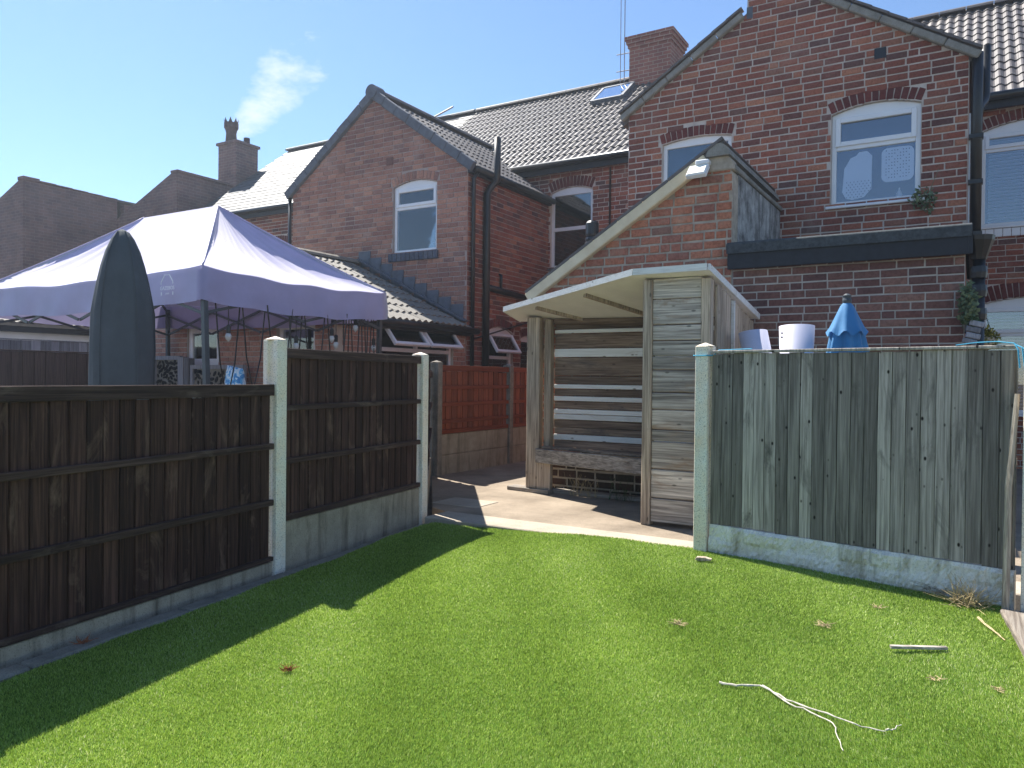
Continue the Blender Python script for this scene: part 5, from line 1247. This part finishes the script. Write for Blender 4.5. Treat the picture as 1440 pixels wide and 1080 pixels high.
# ================================================================== BEHIND THE GREY FENCE
pb = thing('folded_parasol', 'folded bright blue parasol standing against the dark brick extension', 'parasol', (-.87, 6.6, PZ))
NR = 48
def drape(prof, name, amp, ph, scal=1.0):
    b_ = MB()
    for (r_, z_) in prof:
        for k in range(NR):
            t_ = 2 * math.pi * k / NR; a_ = amp * min(1, max(0, (2.0 - z_) / .5)); rr2 = r_ * (1 + a_ * math.sin(8 * t_ + ph) + a_ * .5 * math.sin(5 * t_ + ph * 2))
            zz = z_ + (.02 * math.sin(8 * t_ + ph) if (r_, z_) == prof[0] else 0)
            b_.v.append(Vector((-.87 + rr2 * math.cos(t_), 6.6 + rr2 * math.sin(t_), zz)))
    for i in range(len(prof) - 1):
        for k in range(NR): b_.f.append((i * NR + k, i * NR + (k + 1) % NR, (i + 1) * NR + (k + 1) % NR, (i + 1) * NR + k))
    return b_.build(name, 'bluecloth', pb, smooth=True)
drape([(.145, 1.05), (.142, 1.35), (.135, 1.6), (.115, 1.75), (.08, 1.86), (.05, 1.93)], 'canopy', .24, 0)
drape([(.150, 1.735), (.125, 1.79), (.085, 1.88), (.05, 1.96), (.03, 1.985)], 'vent_flap', .10, 1.1)
MB().tube([(-.87, 6.6, PZ), (-.87, 6.6, 2.0)], .019, 10).build('pole', 'w_post', pb)
MB().lathe([(.032, 0), (.036, .03), (.03, .05), (.034, .07), (.012, .085)], 12, Matrix.Translation((-.87, 6.6, 1.975))).build('finial', 'darkmetal', pb)
MB().lathe([(.23, 0), (.23, .05), (.06, .09), (.035, .22), (.035, .3)], 20, Matrix.Translation((-.87, 6.6, PZ))).build('base', 'darkmetal', pb)
def roll(label, T, r0, r1, h, turns):
    b_ = MB(); n = int(26 * turns)
    for k in range(n + 1):
        t_ = 2 * math.pi * k / 26; f = 1 - .10 * k / n
        b_.v.append(T @ Vector((r0 * f * math.cos(t_), r0 * f * math.sin(t_), 0))); b_.v.append(T @ Vector((r1 * f * math.cos(t_), r1 * f * math.sin(t_), h + .012 * math.sin(t_))))
    for k in range(n): b_.f.append((2 * k, 2 * k + 2, 2 * k + 3, 2 * k + 1))
    o = b_.build('flooring_roll', 'lino', smooth=True, fixn=False); m_ = o.modifiers.new('thickness', 'SOLIDIFY'); m_.thickness = .004
    return tag(o, label, 'roll')
o_ = roll('upright lilac-white rolled sheet with two eyelets behind the grey fence', Matrix.Translation((-1.305, 6.9, PZ)) @ Matrix.Rotation(R(200), 4, 'Z'), .085, .150, 1.73, 1.3)
roll('narrower lilac-white rolled sheet tilted against the upright roll', Matrix.Translation((-1.24, 6.58, PZ + .02)) @ Matrix.Rotation(R(-13), 4, 'Y') @ Matrix.Rotation(R(-3), 4, 'X') @ Matrix.Rotation(R(120), 4, 'Z'), .10, .125, 1.70, 1.3)
for dz in (0, .035):
    e_ = MB().lathe([(.009, 0), (.009, .003)], 8, Matrix.Translation((-1.40, 6.752, 1.755 - dz)) @ Matrix.Rotation(R(90), 4, 'X')).build('eyelet', 'black'); e_.parent = o_; e_.location = Vector((-1.40, 6.755, 1.755 - dz)) - o_.location
# wall planter, trailing plant and hanging basket on the extension's side wall
def leaves(name, mat, c, rad, n, size, seed, parent, squash=(1, 1, 1)):
    b_ = MB(); r_ = random.Random(seed)
    for _ in range(n):
        v = Vector((r_.gauss(0, 1), r_.gauss(0, 1), r_.gauss(0, 1))).normalized() * rad * r_.uniform(.55, 1.08)
        p = Vector(c) + Vector((v.x * squash[0], v.y * squash[1], v.z * squash[2])); a = Vector((r_.uniform(-1, 1), r_.uniform(-1, 1), r_.uniform(-1, 1))).normalized(); b2 = a.cross(Vector((r_.uniform(-1, 1), r_.uniform(-1, 1), r_.uniform(-1, 1)))).normalized(); s_ = size * r_.uniform(.6, 1.3)
        b_.add([p, p + a * s_ * .5 + b2 * s_ * .28, p + a * s_, p + a * s_ * .5 - b2 * s_ * .28], [(0, 1, 2, 3)])
    o = b_.build(name, mat, parent, fixn=False); o['kind'] = 'stuff'; return o
hb = thing('hanging_basket', 'round hanging basket of yellow-green flowers on a black bracket', 'hanging basket', (.07, 8.0, 1.6))
MB().tube([(-.065, 8.0, 1.86), (-.04, 8.0, 2.02), (.02, 8.0, 2.06), (.06, 8.0, 2.045), (.07, 8.0, 2.02)], .006, 6).build('bracket', 'black', hb)
MB().tube([(-.066, 8.0, 1.80), (-.066, 8.0, 2.08)], .008, 6).build('bracket_plate', 'black', hb)
for dx, dy in ((.07, 0), (-.05, .05), (-.04, -.05)): MB().tube([(.07, 8.0, 2.02), (.07 + dx, 8.0 + dy, 1.80)], .0035, 5).build('chain', 'black', hb)
MB().lathe([(.02, -.10), (.07, -.08), (.10, -.02), (.105, .02)], 16, Matrix.Translation((.07, 8.0, 1.74))).build('basket', 'w_twig', hb, smooth=True)
leaves('foliage', 'leaf_yel', (.07, 8.0, 1.755), .108, 700, .035, 41, hb, (1.05, 1.05, .8)); leaves('flowers', 'flower', (.07, 7.98, 1.76), .112, 40, .022, 42, hb, (1.05, 1.05, .8))
wp = thing('wall_planter', 'grey striped wall planter with a pale trailing plant at the extension corner', 'planter', (-.01, 7.58, 1.65))
T = Matrix.Translation((-.035, 7.53, 1.68)) @ Matrix.Rotation(R(14), 4, 'Y')
for k in range(4): MB().box(-.055, .055, -.035 + .0, .035, .005 + k * .052, .05 + k * .052, T @ Matrix.Translation((.012 * (k % 2), 0, 0))).build('slat', 'w_far', wp, bevel=0.006)
leaves('foliage', 'leaf_pale', (-.045, 7.53, 2.02), .15, 420, .05, 43, wp, (.42, .4, 1.15))
leaves('trailing_leaves', 'leaf', (-.03, 7.53, 1.90), .08, 120, .045, 44, wp, (.6, .5, .8))
# weed in the window sill of the gable
wd_ = thing('wall_weed', 'small grey-green weed growing from the brickwork beside the gable window', 'plant', (-.52, YR - .05, 3.32))
leaves('foliage', 'leaf_pale', (-.50, YR - .07, 3.42), .13, 150, .055, 45, wd_, (1.0, .5, 1.0)); 
MB().tube([(-.5, YR - .03, 3.3), (-.45, YR - .07, 3.5), (-.36, YR - .08, 3.75)], [.006, .004, .002], 5).build('stem', 'leaf_pale', wd_); MB().tube([(-.5, YR + .02, 3.33), (-.52, YR - .07, 3.42), (-.6, YR - .1, 3.5)], [.006, .004, .002], 5).build('stem', 'leaf_pale', wd_)
# blue rope tied round the posts
gp = GA - GU * .062
rp = MB(); c_ = []
for k in range(13):
    t_ = 2 * math.pi * k / 12; lx, ly = .068 * max(-1, min(1, 1.3 * math.cos(t_))), .074 * max(-1, min(1, 1.3 * math.sin(t_)))
    c_.append((gp.x + lx * GU.x - ly * GU.y, gp.y + lx * GU.y + ly * GU.x, 1.535 + .004 * math.sin(t_)))
rp.tube(c_, .005, 6, caps=False); rp.tube([c_[0], tuple(GA + GU * .05 + Vector((0, -.02, 1.57))), tuple(GA + GU * .3 + Vector((0, -.02, 1.575)))], .004, 6)
tag(rp.build('blue_rope', 'rope'), 'thin blue rope looped round the post beside the patio', 'rope')
gq = GB + GU * .085 + Vector((0, -.03, 0)); rp = MB()
p_ = lambda s_, o_, z_: tuple(GB - GU * s_ + Vector((-GU.y, GU.x, 0)) * (-o_) + Vector((0, 0, z_)))
rp.tube([p_(.30, .03, 1.572), p_(.2, .02, 1.585), p_(.1, .03, 1.588), p_(.01, .06, 1.575)], .0035, 6)
c2 = []
for k in range(13):
    t_ = 2 * math.pi * k / 12; lx, ly = .06 * max(-1, min(1, 1.3 * math.cos(t_))), .075 * max(-1, min(1, 1.3 * math.sin(t_)))
    c2.append((gq.x + lx * GU.x - ly * GU.y, gq.y + lx * GU.y + ly * GU.x, 1.545))
rp.tube(c2, .004, 6, caps=False); rp.tube([p_(.01, .06, 1.575), p_(-.01, .075, 1.54), p_(-.02, .08, 1.44)], .004, 6); rp.tube([p_(.01, .06, 1.57), p_(-.03, .08, 1.55), p_(-.05, .09, 1.40)], .004, 6)
tag(rp.build('blue_rope', 'rope'), 'frayed blue rope knotted round the post by the timber edging', 'rope')

# ================================================================== LITTER ON THE GRASS
def on(x, y, h=.018): return (x, y, zturf(x, y) + h)
def wig(pts, seed=3):
    r_ = random.Random(seed); out = []
    for p, q in zip(pts[:-1], pts[1:]):
        for k in range(4): out.append((p[0] + (q[0] - p[0]) * k / 4 + r_.uniform(-.004, .004), p[1] + (q[1] - p[1]) * k / 4 + r_.uniform(-.004, .004), .010 + r_.uniform(0, .008)))
    return out + [(pts[-1][0], pts[-1][1], .012)]
def branch(label, pts, r0, mat='w_twig', name='dry_stick', extra=()):
    b_ = MB(); pts = wig(pts); n = len(pts); b_.tube([on(*p) for p in pts], [r0 * (1 - .6 * i / (n - 1)) * (1 + .2 * math.sin(i * 2.3)) for i in range(n)], 6)
    for e in extra:
        e = wig(e, 5); b_.tube([on(*p) for p in e], [r0 * .7 * (1 - .6 * i / (len(e) - 1)) for i in range(len(e))], 6)
    return tag(b_.build(name, mat), label, 'stick')
branch('long forked pale dead stem lying on the open grass', [(-0.909,3.241),(-0.84,3.241),(-0.749,3.291),(-0.633,3.219),(-0.503,3.168),(-0.37,3.128),(-0.261,3.128)], .0052, 'stem', 'dead_stem', [[(-0.744,3.294),(-0.613,3.184),(-0.498,3.141),(-0.434,3.087),(-0.4,2.986),(-0.374,2.9)], [(-0.261,3.128),(-0.237,3.157),(-0.213,3.214)]])
T = Matrix.Translation(on(*(-0.2, 4.026), .022)) @ Matrix.Rotation(R(29), 4, 'Z'); 
tag(MB().box(-.13, .13, -.011, .011, -.006, .008, T).build('wood_offcut', 'w_plank', bevel=0.002), 'thin straight wooden offcut lying on the grass', 'stick')
branch('short tan stick lying near the timber edging', [(0.042,4.644),(0.098,4.462),(0.148,4.34)], .007, 'straw')
T = Matrix.Translation(on(*(-1.536, 5.049), .025)) @ Matrix.Rotation(R(5), 4, 'Z'); bk = MB(); bk.prism([(-.055, -.012), (-.02, -.016), (.05, -.010), (.056, .002), (.01, .012), (-.045, .008)], -.02, .02, T)
tag(bk.build('bark_piece', 'w_post', bevel=0.003), 'curled piece of bark on the grass by the concrete post', 'bark')
def tuft(label, px, py, n, L, mat, seed, name='straw_tuft', flat=.5):
    b_ = MB(); r_ = random.Random(seed); c = (px, py)
    for _ in range(n):
        a = r_.uniform(0, 6.28); e = r_.uniform(.05, flat); l_ = .62 * L * r_.uniform(.4, 1.1); p = Vector(on(c[0] + r_.gauss(0, L * .15), c[1] + r_.gauss(0, L * .15), .012))
        q = p + Vector((math.cos(a) * math.cos(e), math.sin(a) * math.cos(e), math.sin(e))) * l_; md = (p + q) / 2 + Vector((r_.uniform(-1, 1), r_.uniform(-1, 1), r_.uniform(0, 1))) * l_ * .12
        b_.tube([p, md, q], [.0016, .0014, .0008], 4)
    return tag(b_.build(name, mat, fixn=False), label, 'dry grass')
tuft('bushy tuft of dry straw at the foot of the rock-faced gravel board', -0.004, 4.882, 150, .26, 'straw', 51, flat=1.3)
tuft('flattened brown heap of dead grass in the fence shadow', -0.137, 5.093, 150, .28, 'w_twig', 52, flat=.4)
tuft('loose wisp of yellow straw on the middle of the grass', -1.286, 3.811, 22, .09, 'straw', 53, flat=.35)
tuft('faint scatter of straw opposite the grey fence', -0.631, 4.157, 22, .09, 'straw', 54, flat=.3)
tuft('small straw wisp close to the rock-faced board', -0.421, 4.575, 16, .07, 'straw', 55, flat=.3)
tuft('withered reddish weed sprouting from the grass', -2.608, 2.395, 40, .07, 'redweed', 56, 'dry_weed', flat=1.2)
tuft('dry brown weed at the kerb of the dark fence', -3.716, 2.104, 30, .08, 'redweed', 57, 'dry_weed', flat=1.4)
tuft('straw scrap on the grass beside the timber edging', 0.109, 3.722, 14, .06, 'straw', 58, flat=.4)
tuft('orange-brown straw scrap near the wooden offcut', -0.121, 3.715, 14, .06, 'straw', 59, flat=.3)
r_ = random.Random(77)
bits = [(-2.542,4.768),(-2.276,3.792),(-2.503,3.766),(-1.956,2.925),(-0.529,4.921),(-0.643,4.989),(-0.553,4.227),(-0.422,4.063),(-0.247,3.695),(0.057,3.976),(0.006,3.963),(0.161,3.857),(0.172,3.638),(-0.509,2.91),(-0.487,3.054),(-0.649,2.601),(-0.328,2.823),(-0.214,2.953),(-1.091,2.299),(-1.203,2.575),(-1.265,2.475),(-1.382,2.347),(-3.234,4.062),(-3.027,2.95),(-3.497,2.703),(-1.26,3.486),(-1.213,2.992),(-0.198,3.891),(0.111,4.361),(-2.096,2.991),(-2.453,2.761),(-3.07,2.541)]
for (px, py) in bits:
    c = (px, py); l_ = r_.uniform(.012, .026); T = Matrix.Translation(on(*c, .022)) @ Matrix.Rotation(r_.uniform(0, 6.28), 4, 'Z') @ Matrix.Rotation(r_.uniform(-.3, .3), 4, 'X')
    b_ = MB(); b_.add([(-l_, 0, 0), (-l_ * .2, -.005, .003), (l_, 0, 0), (0, .005, .004), (0, 0, -.003)], [(0, 1, 3), (1, 2, 3), (1, 0, 4), (2, 1, 4), (3, 2, 4), (0, 3, 4)])
    tag(b_.build('dry_scrap', 'bit'), 'tiny pale dry scrap scattered on the artificial grass', 'scrap', 'pale scraps littering the grass')

for k, (x_, y_, n) in enumerate(((-3.55, 7.34, 26), (-3.1, 7.33, 22), (-2.75, 7.34, 18))):
    b_ = MB(); r_ = random.Random(90 + k)
    for _ in range(n):
        p = Vector((x_ + r_.uniform(-.16, .16), y_ + r_.uniform(-.02, .02), PZ)); q = p + Vector((r_.uniform(-.10, .10), r_.uniform(-.06, .0), r_.uniform(.08, .26)))
        b_.tube([p, (p + q) / 2 + Vector((r_.uniform(-.03, .03), 0, .01)), q], [.002, .0016, .001], 4)
        s_ = r_.uniform(.015, .03); d_ = Vector((r_.uniform(-1, 1), r_.uniform(-1, .2), r_.uniform(-.3, .6))).normalized(); e_ = d_.cross(Vector((0, 0, 1))).normalized()
        b_.add([q, q + d_ * s_ * .5 + e_ * s_ * .4, q + d_ * s_, q + d_ * s_ * .5 - e_ * s_ * .4], [(0, 1, 2, 3)])
    tag(b_.build('dry_weed', 'leaf' if k == 1 else 'straw', fixn=False), ['dry yellow weed under the bench near the thick weathered post', 'green weed under the middle of the bench', 'dry yellow weed under the bench close to the planked panel'][k], 'weed')

# ================================================================== GLARE VEIL
hz = MB(); hz.box(-45, 30, -30, 40, -1.6, 12.5)  # air volume added to imitate the sun's veiling glare
ho = hz.build('glare_veil', 'soil'); ho.data.materials.clear()
hm_ = bpy.data.materials.new('sun_glare_veil'); hm_.use_nodes = True; hn = hm_.node_tree.nodes; hn.clear()
out = hn.new('ShaderNodeOutputMaterial'); pv = hn.new('ShaderNodeVolumePrincipled')
pv.inputs['Color'].default_value = (0.80, 0.90, 1, 1); pv.inputs['Density'].default_value = 0.0019; pv.inputs['Anisotropy'].default_value = 0.65
hm_.node_tree.links.new(pv.outputs[0], out.inputs['Volume']); ho.data.materials.append(hm_)
tag(ho, None, None, kind='stuff')
